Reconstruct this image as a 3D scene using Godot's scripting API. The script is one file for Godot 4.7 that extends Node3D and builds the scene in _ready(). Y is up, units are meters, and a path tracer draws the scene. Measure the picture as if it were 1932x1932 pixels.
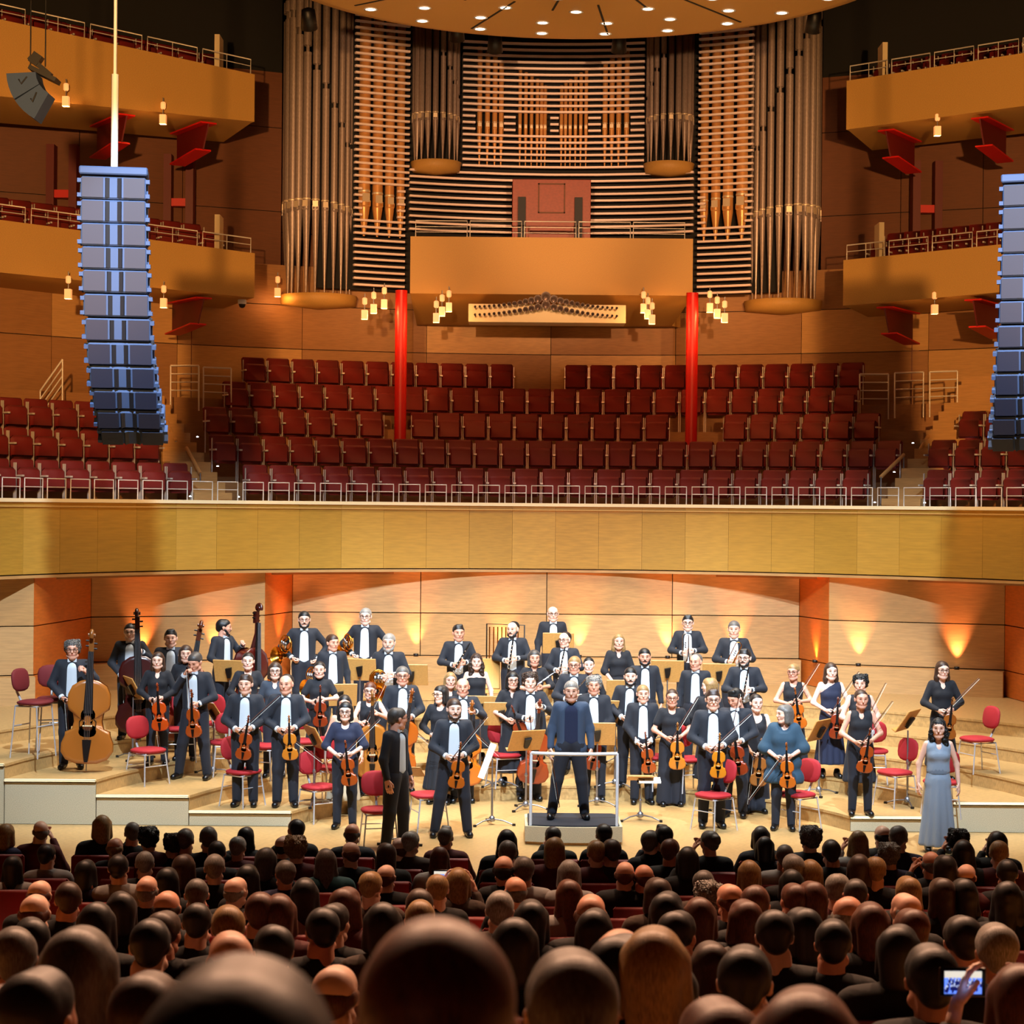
extends Node3D
# Concert hall after the performance: orchestra standing on stage, organ and choir stalls behind, audience in front.
# Hall axis is x = 0, stage floor y = 0, the camera stands 0.82 m left of the axis among the audience; depth Z runs to -z.
const F := 3600.0
const ROLL := 0.0087
const CAM := Vector3(-0.82, 4.3, 0.0)
var M := {}
var used := {}
var cache := {}
var rng := RandomNumberGenerator.new()

func _ready():
	rng.seed = 11
	camera_and_light()
	materials()
	hall_shell()
	stage()
	choir()
	side_balconies()
	organ()
	canopy()
	speakers()
	stage_furniture()
	orchestra()
	audience()

func camera_and_light():
	var c := Camera3D.new()
	c.name = "camera"
	c.position = CAM
	c.rotation = Vector3(-11.0 / F, 0, ROLL)
	c.near = 0.1
	c.far = 120.0
	var at := CameraAttributesPhysical.new()
	at.frustum_focal_length = 44.72
	at.frustum_focus_distance = 27.0
	at.exposure_aperture = 5.0
	c.attributes = at
	c.fov = rad_to_deg(2.0 * atan(966.0 / F))
	add_child(c)
	c.current = true
	var we := WorldEnvironment.new()
	we.name = "environment"
	var e := Environment.new()
	e.background_mode = Environment.BG_COLOR
	e.background_color = Color(0.0, 0.0, 0.0)
	e.tonemap_mode = Environment.TONE_MAPPER_LINEAR
	e.tonemap_exposure = 1.62
	e.sdfgi_enabled = true
	e.ssao_enabled = true
	e.ssil_enabled = true
	we.environment = e
	add_child(we)
	# stage spotlights on the lighting bridge above the first rows (outside the frame), cool white
	for x in [-4.2, 0.0, 4.2]:
		spot(Vector3(x, 12.0, -16.8), Vector3(x * 1.2, 1.2, -29.5), Color(0.84, 0.92, 1.0), 215.0, 22.0, 0.12, 0.6)
	# warm spotlights on the front of the rear balcony (outside the frame): organ, choir stalls and side galleries
	for x in [-5.0, 5.0]:
		spot(Vector3(x, 8.2, -9.0), Vector3(x * 1.75, 9.6, -37.0), Color(1.0, 0.74, 0.45), 330.0, 15.0, 0.2, 0.7)
	for x in [-2.6, 2.6]:
		spot(Vector3(x, 8.0, -9.0), Vector3(x * 0.75, 11.3, -41.0), Color(1.0, 0.76, 0.54), 290.0, 8.5, 0.15, 0.6)
	spot(Vector3(0, 8.0, -9.0), Vector3(0, 6.6, -39.0), Color(1.0, 0.6, 0.34), 60.0, 13.0, 0.2, 0.8)
	# warm ceiling lights over the stalls, turned towards the audience: they rim the heads seen from behind
	for x in [-6.0, 0.0, 6.0]:
		spot(Vector3(x, 16.5, -21.0), Vector3(x * 0.8, 2.2, -8.5), Color(1.0, 0.76, 0.6), 165.0, 33.0, 0.4, 0.8)

func spot(at: Vector3, to: Vector3, col: Color, energy: float, angle: float, size := 0.1, blend := 0.4, parent: Node = self) -> SpotLight3D:
	var l := SpotLight3D.new()
	l.name = "spot_light"
	l.light_color = col
	l.light_energy = energy
	l.spot_angle = angle
	l.spot_range = 80.0
	l.spot_attenuation = 2.0
	l.spot_angle_attenuation = blend
	l.light_size = size
	l.shadow_enabled = true
	parent.add_child(l, true)
	var d := (to - at).normalized()
	l.transform = Transform3D(Basis.looking_at(d, Vector3.UP if absf(d.y) < 0.98 else Vector3.FORWARD), at)
	return l

func omni(at: Vector3, col: Color, energy: float, size: float, parent: Node = self):
	var l := OmniLight3D.new()
	l.name = "lamp_light"
	l.light_color = col
	l.light_energy = energy
	l.light_size = size
	l.omni_range = 80.0
	l.omni_attenuation = 2.0
	l.shadow_enabled = true
	parent.add_child(l, true)
	l.position = at

# pixel of the photograph (1932 x 1932) and a depth -> point in the hall
func P(px: float, py: float, z: float) -> Vector3:
	var dx := px - 966.0
	var dy := py - 966.0
	var x := dx * cos(ROLL) + dy * sin(ROLL)
	var y := -dx * sin(ROLL) + dy * cos(ROLL)
	return CAM + Vector3(x / F, -(y + 11.0) / F, -1.0) * z

func px_of(p: Vector3) -> float:
	var d := p - CAM
	return 966.0 + F * d.x / -d.z

# ---------------------------------------------------------------- names and labels
func numbered(called: String) -> String:
	var n: int = used.get(called, 0)
	used[called] = n + 1
	return called if n == 0 else "%s_%03d" % [called, n]

func tag(o: Node, label: String, category: String, group := "") -> Node:
	o.set_meta("label", label)
	o.set_meta("category", category)
	if group != "": o.set_meta("group", group)
	return o

func thing(called: String, label: String, category: String, at := Vector3.ZERO, turn := 0.0, group := "") -> Node3D:
	var o := Node3D.new()
	o.name = numbered(called)
	add_child(o)
	o.position = at
	o.rotation.y = turn
	tag(o, label, category, group)
	return o

func dup(o: Node3D, at: Vector3, turn: float, label := "", group := "") -> Node3D:
	var base: String = o.name
	if base.length() > 4 and base[-4] == "_" and base.right(3).is_valid_int(): base = base.left(-4)
	var r: Node3D = o.duplicate()
	r.name = numbered(base)
	add_child(r)
	r.position = at
	r.rotation.y = turn
	if label != "": r.set_meta("label", label)
	if group != "": r.set_meta("group", group)
	return r

func inst(called: String, mesh: Mesh, m: Material, parent: Node = self) -> MeshInstance3D:
	var o := MeshInstance3D.new()
	o.name = called if parent != self else numbered(called)
	o.mesh = mesh
	o.material_override = m
	o.cast_shadow = GeometryInstance3D.SHADOW_CASTING_SETTING_ON
	parent.add_child(o, true)
	return o

func obj(called: String, st: SurfaceTool, m: Material, parent: Node = self) -> MeshInstance3D:
	return inst(called, done(st), m, parent)

func structure(called: String, st: SurfaceTool, m: Material) -> MeshInstance3D:
	var o := obj(called, st, m)
	o.set_meta("kind", "structure")
	return o

func done(st: SurfaceTool) -> ArrayMesh:
	st.generate_normals()
	st.index()
	return st.commit()

# ---------------------------------------------------------------- shapes
func mb() -> SurfaceTool:
	var st := SurfaceTool.new()
	st.begin(Mesh.PRIMITIVE_TRIANGLES)
	st.set_uv(Vector2.ZERO)
	st.set_smooth_group(-1)
	return st

func quad(st: SurfaceTool, a: Vector3, b: Vector3, c: Vector3, d: Vector3):
	st.set_uv(Vector2(0, 1)); st.add_vertex(a)
	st.set_uv(Vector2(0, 0)); st.add_vertex(b)
	st.set_uv(Vector2(1, 0)); st.add_vertex(c)
	st.set_uv(Vector2(0, 1)); st.add_vertex(a)
	st.set_uv(Vector2(1, 0)); st.add_vertex(c)
	st.set_uv(Vector2(1, 1)); st.add_vertex(d)

func hexa(st: SurfaceTool, p: Array):
	# p: bottom ring of four, top ring of four (counter-clockwise seen from above)
	st.set_smooth_group(-1)
	quad(st, p[3], p[2], p[1], p[0])
	quad(st, p[4], p[5], p[6], p[7])
	for i in 4:
		var j := (i + 1) % 4
		quad(st, p[i], p[j], p[j + 4], p[i + 4])

func bx(st: SurfaceTool, c: Vector3, s: Vector3, b := Basis()):
	var h := s * 0.5
	var r := []
	for y in [-1, 1]:
		for q in [[-1, 1], [1, 1], [1, -1], [-1, -1]]:
			r.append(c + b * Vector3(q[0] * h.x, y * h.y, q[1] * h.z))
	hexa(st, r)

# box with chamfered edges (cushions, cabinets, boards)
func rbox(st: SurfaceTool, c: Vector3, s: Vector3, r: float, b := Basis(), smooth := true):
	var h := s * 0.5
	var pts := {}
	for sx in [-1, 1]:
		for sy in [-1, 1]:
			for sz in [-1, 1]:
				pts[[sx, sy, sz, 0]] = c + b * Vector3(sx * h.x, sy * (h.y - r), sz * (h.z - r))
				pts[[sx, sy, sz, 1]] = c + b * Vector3(sx * (h.x - r), sy * h.y, sz * (h.z - r))
				pts[[sx, sy, sz, 2]] = c + b * Vector3(sx * (h.x - r), sy * (h.y - r), sz * h.z)
	st.set_smooth_group(0 if smooth else -1)
	for k in [-1, 1]:
		quad(st, pts[[k, -1, -k, 0]], pts[[k, -1, k, 0]], pts[[k, 1, k, 0]], pts[[k, 1, -k, 0]])
		quad(st, pts[[-k, k, -1, 1]], pts[[k, k, -1, 1]], pts[[k, k, 1, 1]], pts[[-k, k, 1, 1]])
		quad(st, pts[[k, -1, k, 2]], pts[[-k, -1, k, 2]], pts[[-k, 1, k, 2]], pts[[k, 1, k, 2]])
	for a in [-1, 1]:
		for d in [-1, 1]:
			quad(st, pts[[a, d, -1, 0]], pts[[a, d, 1, 0]], pts[[a, d, 1, 1]], pts[[a, d, -1, 1]])
			quad(st, pts[[a, -1, d, 0]], pts[[a, 1, d, 0]], pts[[a, 1, d, 2]], pts[[a, -1, d, 2]])
			quad(st, pts[[-1, a, d, 1]], pts[[1, a, d, 1]], pts[[1, a, d, 2]], pts[[-1, a, d, 2]])
			for e in [-1, 1]:
				for n in 3:
					st.add_vertex(pts[[a, d, e, n]])
	st.set_smooth_group(-1)

func tube(st: SurfaceTool, pts: Array, r, seg := 8, caps := true):
	var rings := []
	var side := Vector3.ZERO
	for i in pts.size():
		var d: Vector3 = (pts[mini(i + 1, pts.size() - 1)] - pts[maxi(i - 1, 0)]).normalized()
		if side == Vector3.ZERO:
			side = d.cross(Vector3.UP if absf(d.y) < 0.9 else Vector3.RIGHT).normalized()
		side = (side - d * side.dot(d)).normalized()
		var up := d.cross(side)
		var rr: float = r[i] if r is Array else r
		var ring := []
		for k in seg:
			var a := TAU * k / seg
			ring.append(pts[i] + (side * cos(a) + up * sin(a)) * rr)
		rings.append(ring)
	st.set_smooth_group(0)
	for i in pts.size() - 1:
		for k in seg:
			var j := (k + 1) % seg
			quad(st, rings[i][k], rings[i + 1][k], rings[i + 1][j], rings[i][j])
	st.set_smooth_group(-1)
	if caps:
		for k in range(1, seg - 1):
			st.add_vertex(rings[0][0]); st.add_vertex(rings[0][k]); st.add_vertex(rings[0][k + 1])
			st.add_vertex(rings[-1][0]); st.add_vertex(rings[-1][k + 1]); st.add_vertex(rings[-1][k])

func lathe(st: SurfaceTool, prof: Array, seg: int, t := Transform3D(), smooth := true):
	st.set_smooth_group(0 if smooth else -1)
	for i in prof.size() - 1:
		for k in seg:
			var a := TAU * k / seg
			var b := TAU * (k + 1) / seg
			quad(st, t * Vector3(prof[i].x * cos(a), prof[i].y, -prof[i].x * sin(a)), t * Vector3(prof[i + 1].x * cos(a), prof[i + 1].y, -prof[i + 1].x * sin(a)), t * Vector3(prof[i + 1].x * cos(b), prof[i + 1].y, -prof[i + 1].x * sin(b)), t * Vector3(prof[i].x * cos(b), prof[i].y, -prof[i].x * sin(b)))
	st.set_smooth_group(-1)

func prism(st: SurfaceTool, poly: PackedVector2Array, z0: float, z1: float, t := Transform3D(), smooth := false):
	var tri := Geometry2D.triangulate_polygon(poly)
	st.set_smooth_group(-1)
	for i in range(0, tri.size(), 3):
		for k in [0, 1, 2]: st.add_vertex(t * Vector3(poly[tri[i + k]].x, poly[tri[i + k]].y, z0))
		for k in [0, 2, 1]: st.add_vertex(t * Vector3(poly[tri[i + k]].x, poly[tri[i + k]].y, z1))
	st.set_smooth_group(0 if smooth else -1)
	for i in poly.size():
		var a := poly[i]
		var b := poly[(i + 1) % poly.size()]
		quad(st, t * Vector3(a.x, a.y, z0), t * Vector3(b.x, b.y, z0), t * Vector3(b.x, b.y, z1), t * Vector3(a.x, a.y, z1))
	st.set_smooth_group(-1)

# curved slab: ring segment about (0, cz), angle 0 points to -z, positive to +x
func arc_slab(st: SurfaceTool, cz: float, r0: float, r1: float, y0: float, y1: float, a0: float, a1: float, n: int):
	var f := func(r: float, a: float, y: float) -> Vector3: return Vector3(r * sin(a), y, cz - r * cos(a))
	for i in n:
		var a := lerpf(a0, a1, float(i) / n)
		var b := lerpf(a0, a1, float(i + 1) / n)
		st.set_smooth_group(1)
		quad(st, f.call(r0, a, y0), f.call(r0, a, y1), f.call(r0, b, y1), f.call(r0, b, y0))
		st.set_smooth_group(2)
		quad(st, f.call(r1, b, y0), f.call(r1, b, y1), f.call(r1, a, y1), f.call(r1, a, y0))
		st.set_smooth_group(-1)
		quad(st, f.call(r0, a, y1), f.call(r1, a, y1), f.call(r1, b, y1), f.call(r0, b, y1))
		quad(st, f.call(r0, b, y0), f.call(r1, b, y0), f.call(r1, a, y0), f.call(r0, a, y0))
	quad(st, f.call(r0, a0, y0), f.call(r1, a0, y0), f.call(r1, a0, y1), f.call(r0, a0, y1))
	quad(st, f.call(r1, a1, y0), f.call(r0, a1, y0), f.call(r0, a1, y1), f.call(r1, a1, y1))

# ---------------------------------------------------------------- materials
func noise_tex(freq: float, lo: Color, hi: Color, seed_: int, octaves := 4, size := 512) -> NoiseTexture2D:
	var n := FastNoiseLite.new()
	n.noise_type = FastNoiseLite.TYPE_SIMPLEX_SMOOTH
	n.frequency = freq
	n.fractal_octaves = octaves
	n.seed = seed_
	var t := NoiseTexture2D.new()
	t.width = size
	t.height = size
	t.seamless = true
	t.noise = n
	var g := Gradient.new()
	g.set_color(0, lo)
	g.set_color(1, hi)
	t.color_ramp = g
	return t

func mat(c: Color, rough := 0.7, metal := 0.0) -> StandardMaterial3D:
	var m := StandardMaterial3D.new()
	m.albedo_color = c
	m.roughness = rough
	m.metallic = metal
	return m

func textured(c: Color, t: Texture2D, scale: Vector3, rough: float, spec := 0.5) -> StandardMaterial3D:
	var m := mat(c, rough)
	m.albedo_texture = t
	m.uv1_triplanar = true
	m.uv1_world_triplanar = true
	m.uv1_scale = scale
	m.metallic_specular = spec
	return m

func glow(c: Color, e: float) -> StandardMaterial3D:
	var m := mat(Color(0.9, 0.88, 0.8), 0.5)
	m.emission_enabled = true
	m.emission = c
	m.emission_energy_multiplier = e
	return m

func materials():
	var grain := noise_tex(0.02, Color(0.86, 0.86, 0.86), Color(1, 1, 1), 3, 5)
	var fine := noise_tex(0.06, Color(0.7, 0.7, 0.7), Color(1, 1, 1), 5, 4)
	var speck := noise_tex(0.15, Color(0.72, 0.72, 0.72), Color(1, 1, 1), 8, 3)
	M.maple = textured(Color(0.80, 0.61, 0.37), grain, Vector3(0.25, 2.2, 0.25), 0.55)
	M.maple_b = textured(Color(0.78, 0.59, 0.35), grain, Vector3(0.3, 2.6, 0.3), 0.55)
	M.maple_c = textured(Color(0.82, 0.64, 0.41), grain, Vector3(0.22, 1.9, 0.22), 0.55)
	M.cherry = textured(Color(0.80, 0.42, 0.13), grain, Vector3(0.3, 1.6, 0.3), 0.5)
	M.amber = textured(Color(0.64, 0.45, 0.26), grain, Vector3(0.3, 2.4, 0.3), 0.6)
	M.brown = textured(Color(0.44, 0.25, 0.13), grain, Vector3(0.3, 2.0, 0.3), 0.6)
	M.floor = textured(Color(0.82, 0.66, 0.42), fine, Vector3(0.35, 0.35, 2.5), 0.42)
	M.pale = textured(Color(0.86, 0.8, 0.66), speck, Vector3(1.2, 1.2, 1.2), 0.6)
	M.gold_wood = textured(Color(0.86, 0.66, 0.34), speck, Vector3(1.0, 1.0, 1.0), 0.6)
	M.parapet = textured(Color(0.74, 0.55, 0.19), grain, Vector3(0.22, 1.9, 0.22), 0.5)
	M.parapet_b = textured(Color(0.715, 0.535, 0.18), grain, Vector3(0.3, 2.3, 0.3), 0.5)
	M.parapet_c = textured(Color(0.76, 0.575, 0.22), grain, Vector3(0.26, 2.1, 0.26), 0.5)
	M.edge = mat(Color(0.92, 0.84, 0.66), 0.5)
	M.dark = mat(Color(0.02, 0.015, 0.015), 0.9)
	M.blackish = mat(Color(0.03, 0.022, 0.02), 0.8)
	M.seat = textured(Color(0.5, 0.055, 0.025), speck, Vector3(6, 6, 6), 0.7)
	M.seat_bright = textured(Color(0.55, 0.07, 0.05), speck, Vector3(6, 6, 6), 0.6)
	M.cushion = textured(Color(0.72, 0.1, 0.14), speck, Vector3(9, 9, 9), 0.8)
	M.maroon = textured(Color(0.46, 0.04, 0.07), speck, Vector3(9, 9, 9), 0.8)
	M.red = mat(Color(0.78, 0.06, 0.03), 0.45)
	M.dark_red = mat(Color(0.36, 0.03, 0.025), 0.5)
	M.chrome = mat(Color(0.86, 0.86, 0.87), 0.25, 0.55)
	M.rail = mat(Color(0.84, 0.81, 0.77), 0.35, 0.3)
	M.steel = mat(Color(0.6, 0.6, 0.62), 0.4, 0.9)
	M.black_metal = mat(Color(0.03, 0.03, 0.035), 0.45)
	M.white_metal = mat(Color(0.85, 0.87, 0.9), 0.4)
	M.pipe = textured(Color(0.7, 0.62, 0.58), fine, Vector3(3.0, 0.4, 3.0), 0.36)
	M.pipe.metallic = 0.35
	M.brass_pipe = mat(Color(0.8, 0.58, 0.34), 0.35, 0.3)
	M.lip = mat(Color(0.86, 0.78, 0.66), 0.4, 0.4)
	M.slat = mat(Color(0.92, 0.84, 0.82), 0.5, 0.1)
	M.console = textured(Color(0.6, 0.22, 0.12), grain, Vector3(1, 1.5, 1), 0.45)
	M.array = mat(Color(0.19, 0.28, 0.43), 0.75)
	M.grille = textured(Color(0.07, 0.12, 0.23), speck, Vector3(14, 14, 14), 0.65)
	M.array_dark = mat(Color(0.05, 0.06, 0.09), 0.6)
	M.podium_top = textured(Color(0.09, 0.11, 0.16), speck, Vector3(8, 8, 8), 0.85)
	M.desk = textured(Color(0.82, 0.6, 0.32), grain, Vector3(2, 6, 2), 0.45)
	M.navy_edge = mat(Color(0.08, 0.1, 0.25), 0.6)
	M.paper = mat(Color(0.93, 0.93, 0.9), 0.8)
	M.gold = mat(Color(0.9, 0.62, 0.22), 0.2, 1.0)
	M.silver = mat(Color(0.85, 0.86, 0.88), 0.2, 1.0)
	M.ebony = mat(Color(0.03, 0.025, 0.025), 0.35)
	M.bow_wood = mat(Color(0.3, 0.16, 0.1), 0.45)
	M.bow_hair = mat(Color(0.92, 0.9, 0.84), 0.6)
	M.bulb = glow(Color(1.0, 0.78, 0.5), 6.0)
	M.glass_shade = glow(Color(1.0, 0.6, 0.32), 0.5)
	M.downlight = glow(Color(1.0, 0.93, 0.82), 9.0)
	M.step_led = glow(Color(0.9, 0.95, 1.0), 5.0)

# ---------------------------------------------------------------- hall shell
const AZ := -25.9        # centre of the stalls' and parapet's arcs
func hall_shell():
	var st := mb()
	bx(st, Vector3(0, -1.0, -13.0), Vector3(40, 0.3, 70))
	structure("floor", st, M.brown)
	st = mb()
	bx(st, Vector3(0, 18.2, -13.0), Vector3(40, 0.3, 70))
	structure("ceiling", st, M.brown)
	for q in [["wall_left", Vector3(-16.2, 8, -13), Vector3(0.4, 21, 70)], ["wall_right", Vector3(16.2, 8, -13), Vector3(0.4, 21, 70)], ["wall_rear", Vector3(0, 8, 14), Vector3(33, 21, 0.4)], ["wall_front", Vector3(0, 8, -46), Vector3(33, 21, 0.4)]]:
		st = mb()
		bx(st, q[1], q[2])
		structure(q[0], st, M.brown)
	# curved wooden wall behind the choir stalls, three bands of panels with open joints, and the darker wall above
	var w := thing_structure("wall_choir", M.blackish, func(s): arc_slab(s, AZ, 15.97, 16.2, 3.6, 9.35, -1.3, 1.3, 40))
	var edges := [6.35, 7.62, 8.55, 9.35]
	for b in 3:
		var n := 14
		for i in n:
			var s := mb()
			var a := lerpf(-1.2, 1.2, float(i) / n)
			arc_slab(s, AZ, 15.9, 15.98, edges[b] + 0.008, edges[b + 1] - 0.008, a + 0.0004, a + 2.4 / n - 0.0004, 3)
			obj("panel", s, [M.amber, M.maple_b, M.amber][(i * 7 + b) % 3] if b < 2 else M.amber, w)
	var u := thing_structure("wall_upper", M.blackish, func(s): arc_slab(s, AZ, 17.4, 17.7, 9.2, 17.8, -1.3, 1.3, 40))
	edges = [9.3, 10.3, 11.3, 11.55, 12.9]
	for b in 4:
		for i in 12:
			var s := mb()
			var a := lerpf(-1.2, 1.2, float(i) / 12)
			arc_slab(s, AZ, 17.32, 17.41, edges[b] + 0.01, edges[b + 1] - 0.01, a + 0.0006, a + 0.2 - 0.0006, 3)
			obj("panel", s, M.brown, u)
	var led := mb()
	arc_slab(led, AZ, 15.92, 17.5, 9.3, 9.4, -1.3, 1.3, 30)
	structure("trim_ledge", led, M.amber)

func thing_structure(called: String, m: Material, build: Callable) -> MeshInstance3D:
	var s := mb()
	build.call(s)
	return structure(called, s, m)

# ---------------------------------------------------------------- stage
const TIERS := [4.0, 5.3, 6.5, 7.7, 8.9]
const TZ := -24.0        # centre of the tier arcs
const TF := 25.45        # depth of the straight front of the side platforms
func tier(x: float, z: float) -> float:
	if -z < TF: return 0.0
	var r := Vector2(x, z - TZ).length()
	var h := 0.0
	for t in TIERS:
		if r > t: h += 0.2
	return h

# depth at which a pixel's ray meets the stage floor and its tiers
func on_stage(px: float, py: float) -> Vector3:
	var z := 22.0
	while z < 35.0:
		var p := P(px, py, z)
		if p.y <= tier(p.x, p.z) + 0.001:
			p.y = tier(p.x, p.z)
			return p
		z += 0.02
	return P(px, py, z)

# depth at which a person of height h, standing on the tiers, has the top of the head at this pixel
func stand_at(px: float, py: float, h: float) -> Array:
	var best := [9.9, Vector3.ZERO, h]
	var z := 23.6
	while z < 35.0:
		var p := P(px, py, z)
		var g := tier(p.x, p.z)
		var e := absf(p.y - g - h)
		if e < best[0] - 0.004:
			best = [e, Vector3(p.x, g, p.z), p.y - g]
		z += 0.04
	return best

func stage():
	var s := mb()
	bx(s, Vector3(0, -0.5, -29.0), Vector3(26, 1.0, 14.6))
	structure("floor_stage", s, M.floor)
	# concentric tiers: each one a ring slab cut off at the straight front line
	for i in TIERS.size():
		var r0: float = TIERS[i]
		var r1: float = TIERS[i + 1] if i < TIERS.size() - 1 else 16.0
		var y1 := 0.2 * (i + 1)
		var zf := TF + TZ
		var amax := acos(clampf(zf / r0, -1, 1))
		var t := mb()
		var e := mb()
		var n := 44
		var top := func(r: float, a: float, y: float) -> Vector3: return Vector3(r * sin(a), y, TZ - r * cos(a))
		for k in n:
			var a := lerpf(-amax, amax, float(k) / n)
			var b := lerpf(-amax, amax, float(k + 1) / n)
			var oa := minf(r1, zf / maxf(cos(a), 0.001)) if cos(a) < zf / r1 else r1
			var ob := minf(r1, zf / maxf(cos(b), 0.001)) if cos(b) < zf / r1 else r1
			oa = maxf(oa, r0)
			ob = maxf(ob, r0)
			t.set_smooth_group(-1)
			quad(t, top.call(r0, a, y1), top.call(oa, a, y1), top.call(ob, b, y1), top.call(r0, b, y1))
			t.set_smooth_group(1)
			quad(t, top.call(r0, a, y1 - 0.2), top.call(r0, a, y1), top.call(r0, b, y1), top.call(r0, b, y1 - 0.2))
			arc_slab(e, TZ, r0 - 0.012, r0 + 0.05, y1 - 0.03, y1 + 0.004, a, b, 1)
		# corner triangles between the ring and the front line, and the front faces
		t.set_smooth_group(-1)
		for q in [-1, 1]:
			var x0: float = sqrt(maxf(r0 * r0 - zf * zf, 0.0))
			var x1: float = sqrt(maxf(r1 * r1 - zf * zf, 0.0))
			var prev := Vector3(q * x0, y1, -TF)
			for k in range(1, 13):
				var a2 := lerpf(amax, acos(zf / r1), k / 12.0)
				var rr := zf / cos(a2)
				var cur := Vector3(q * rr * sin(a2), y1, -TF)
				var ra: Vector3 = top.call(r1, q * a2, y1)
				var rb: Vector3 = top.call(r1, q * lerpf(amax, acos(zf / r1), (k - 1) / 12.0), y1)
				var ia: Vector3 = cur
				quad(t, prev, ia, ra, rb)
				prev = cur
			var fr := mb()
			bx(fr, Vector3(q * (x0 + x1) * 0.5, y1 * 0.5 - 0.02, -TF - 0.02), Vector3(x1 - x0 - 0.012, y1 - 0.05, 0.04))
			structure("trim_platform_front", fr, M.pale)
			var nz := mb()
			rbox(nz, Vector3(q * (x0 + x1) * 0.5, y1 - 0.012, -TF + 0.008), Vector3(x1 - x0, 0.035, 0.06), 0.008)
			structure("trim_platform_nosing", nz, M.edge)
		structure("floor_tier", t, M.floor)
		structure("trim_tier_edge", e, M.floor)
	# zigzag back wall: flat bays of maple panels and narrow cherry returns, each panel a piece of its own
	var pts := [Vector2(-40, 30.9), Vector2(66, 31.2), Vector2(173, 33.8), Vector2(502, 34.8), Vector2(553, 36.0), Vector2(1510, 36.0), Vector2(1565, 34.8), Vector2(1898, 33.8), Vector2(2010, 31.2), Vector2(2200, 30.9)]
	var cuts := {4: [795, 1033, 1270]}
	var ys := [1.0, 1.47, 2.27, 3.06]
	for i in pts.size() - 1:
		var a := P(pts[i].x, 966, pts[i].y)
		var b := P(pts[i + 1].x, 966, pts[i + 1].y)
		var back := mb()
		wall_quad(back, a, b, 0.0, 3.06, 0.12, 0.3)
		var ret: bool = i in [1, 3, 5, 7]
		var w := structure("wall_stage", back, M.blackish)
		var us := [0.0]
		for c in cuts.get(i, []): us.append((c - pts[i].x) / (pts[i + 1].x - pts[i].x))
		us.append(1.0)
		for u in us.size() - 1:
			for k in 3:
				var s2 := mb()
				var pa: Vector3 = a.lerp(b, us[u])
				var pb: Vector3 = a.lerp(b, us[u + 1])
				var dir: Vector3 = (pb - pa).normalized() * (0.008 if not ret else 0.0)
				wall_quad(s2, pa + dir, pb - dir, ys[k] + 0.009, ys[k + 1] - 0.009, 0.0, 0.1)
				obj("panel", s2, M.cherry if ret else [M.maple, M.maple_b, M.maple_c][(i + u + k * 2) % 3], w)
		# low bench-like wainscot in front of the flat bays; the uplights stand on it
		if not ret:
			var wn := mb()
			wall_quad(wn, a, b, 0.9, 1.46, -0.26, 0.24)
			var o := structure("trim_wainscot", wn, M.maple_b)
			var cnt := 1 if i != 4 else 6
			for u in cnt:
				var s3 := mb()
				var d2 := (b - a) / cnt
				wall_quad(s3, a + d2 * u + d2.normalized() * 0.006, a + d2 * (u + 1) - d2.normalized() * 0.006, 0.95, 1.455, -0.275, 0.05)
				obj("panel", s3, M.maple_c if u % 2 == 0 else M.maple, o)
	# uplights on the wainscot
	var up := [[270, 1246], [410, 1246], [648, 1243], [787, 1242], [950, 1242], [1095, 1242], [1262, 1244], [1392, 1246], [1540, 1252], [1622, 1256], [1808, 1264]]
	for k in up.size():
		var z := 35.88
		if up[k][0] < 502: z = lerpf(33.8, 34.8, (up[k][0] - 173) / 329.0) - 0.12
		elif up[k][0] > 1565: z = lerpf(34.8, 33.8, (up[k][0] - 1565) / 333.0) - 0.12
		elif up[k][0] > 1510: z = 35.25
		uplight(Vector3(P(up[k][0], 966, z).x, 1.46, -z))
	uplight(Vector3(P(533, 966, 35.3).x + 0.1, 1.46, -35.3))
	# curved parapet of the choir stalls above the stage: nine veneered panels, cap rail and black shadow gap below
	var core := mb()
	arc_slab(core, AZ, 10.05, 10.25, 3.1, 4.32, -1.22, 1.22, 48)
	var pw := structure("wall_parapet", core, M.blackish)
	for i in 30:
		var s4 := mb()
		var a0 := lerpf(-1.22, 1.22, i / 30.0)
		arc_slab(s4, AZ, 10.0, 10.06, 3.13, 4.3, a0 + 0.0002, a0 + 2.44 / 30 - 0.0002, 3)
		obj("panel", s4, [M.parapet, M.parapet_c, M.parapet_b][(i * 5 + i / 4) % 3], pw)
	var cap := mb()
	arc_slab(cap, AZ, 9.96, 10.3, 4.3, 4.36, -1.22, 1.22, 48)
	structure("trim_parapet_cap", cap, M.edge)
	var cap2 := mb()
	arc_slab(cap2, AZ, 9.97, 10.02, 4.22, 4.245, -1.22, 1.22, 48)
	structure("trim_parapet_rail", cap2, M.gold_wood)
	var under := mb()
	arc_slab(under, AZ, 10.02, 13.0, 3.06, 3.11, -1.22, 1.22, 40)
	structure("ceiling_understage", under, M.maple_b)

func wall_quad(st: SurfaceTool, a: Vector3, b: Vector3, y0: float, y1: float, d0: float, thick: float):
	# vertical slab along a-b; d0 moves it away from the hall (positive = behind)
	var n := Vector3(b.z - a.z, 0, -(b.x - a.x)).normalized()
	if n.z > 0: n = -n
	var r := []
	for y in [y0, y1]:
		for q in [a + n * d0, b + n * d0, b + n * (d0 + thick), a + n * (d0 + thick)]:
			r.append(Vector3(q.x, y, q.z))
	hexa(st, r)

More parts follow.
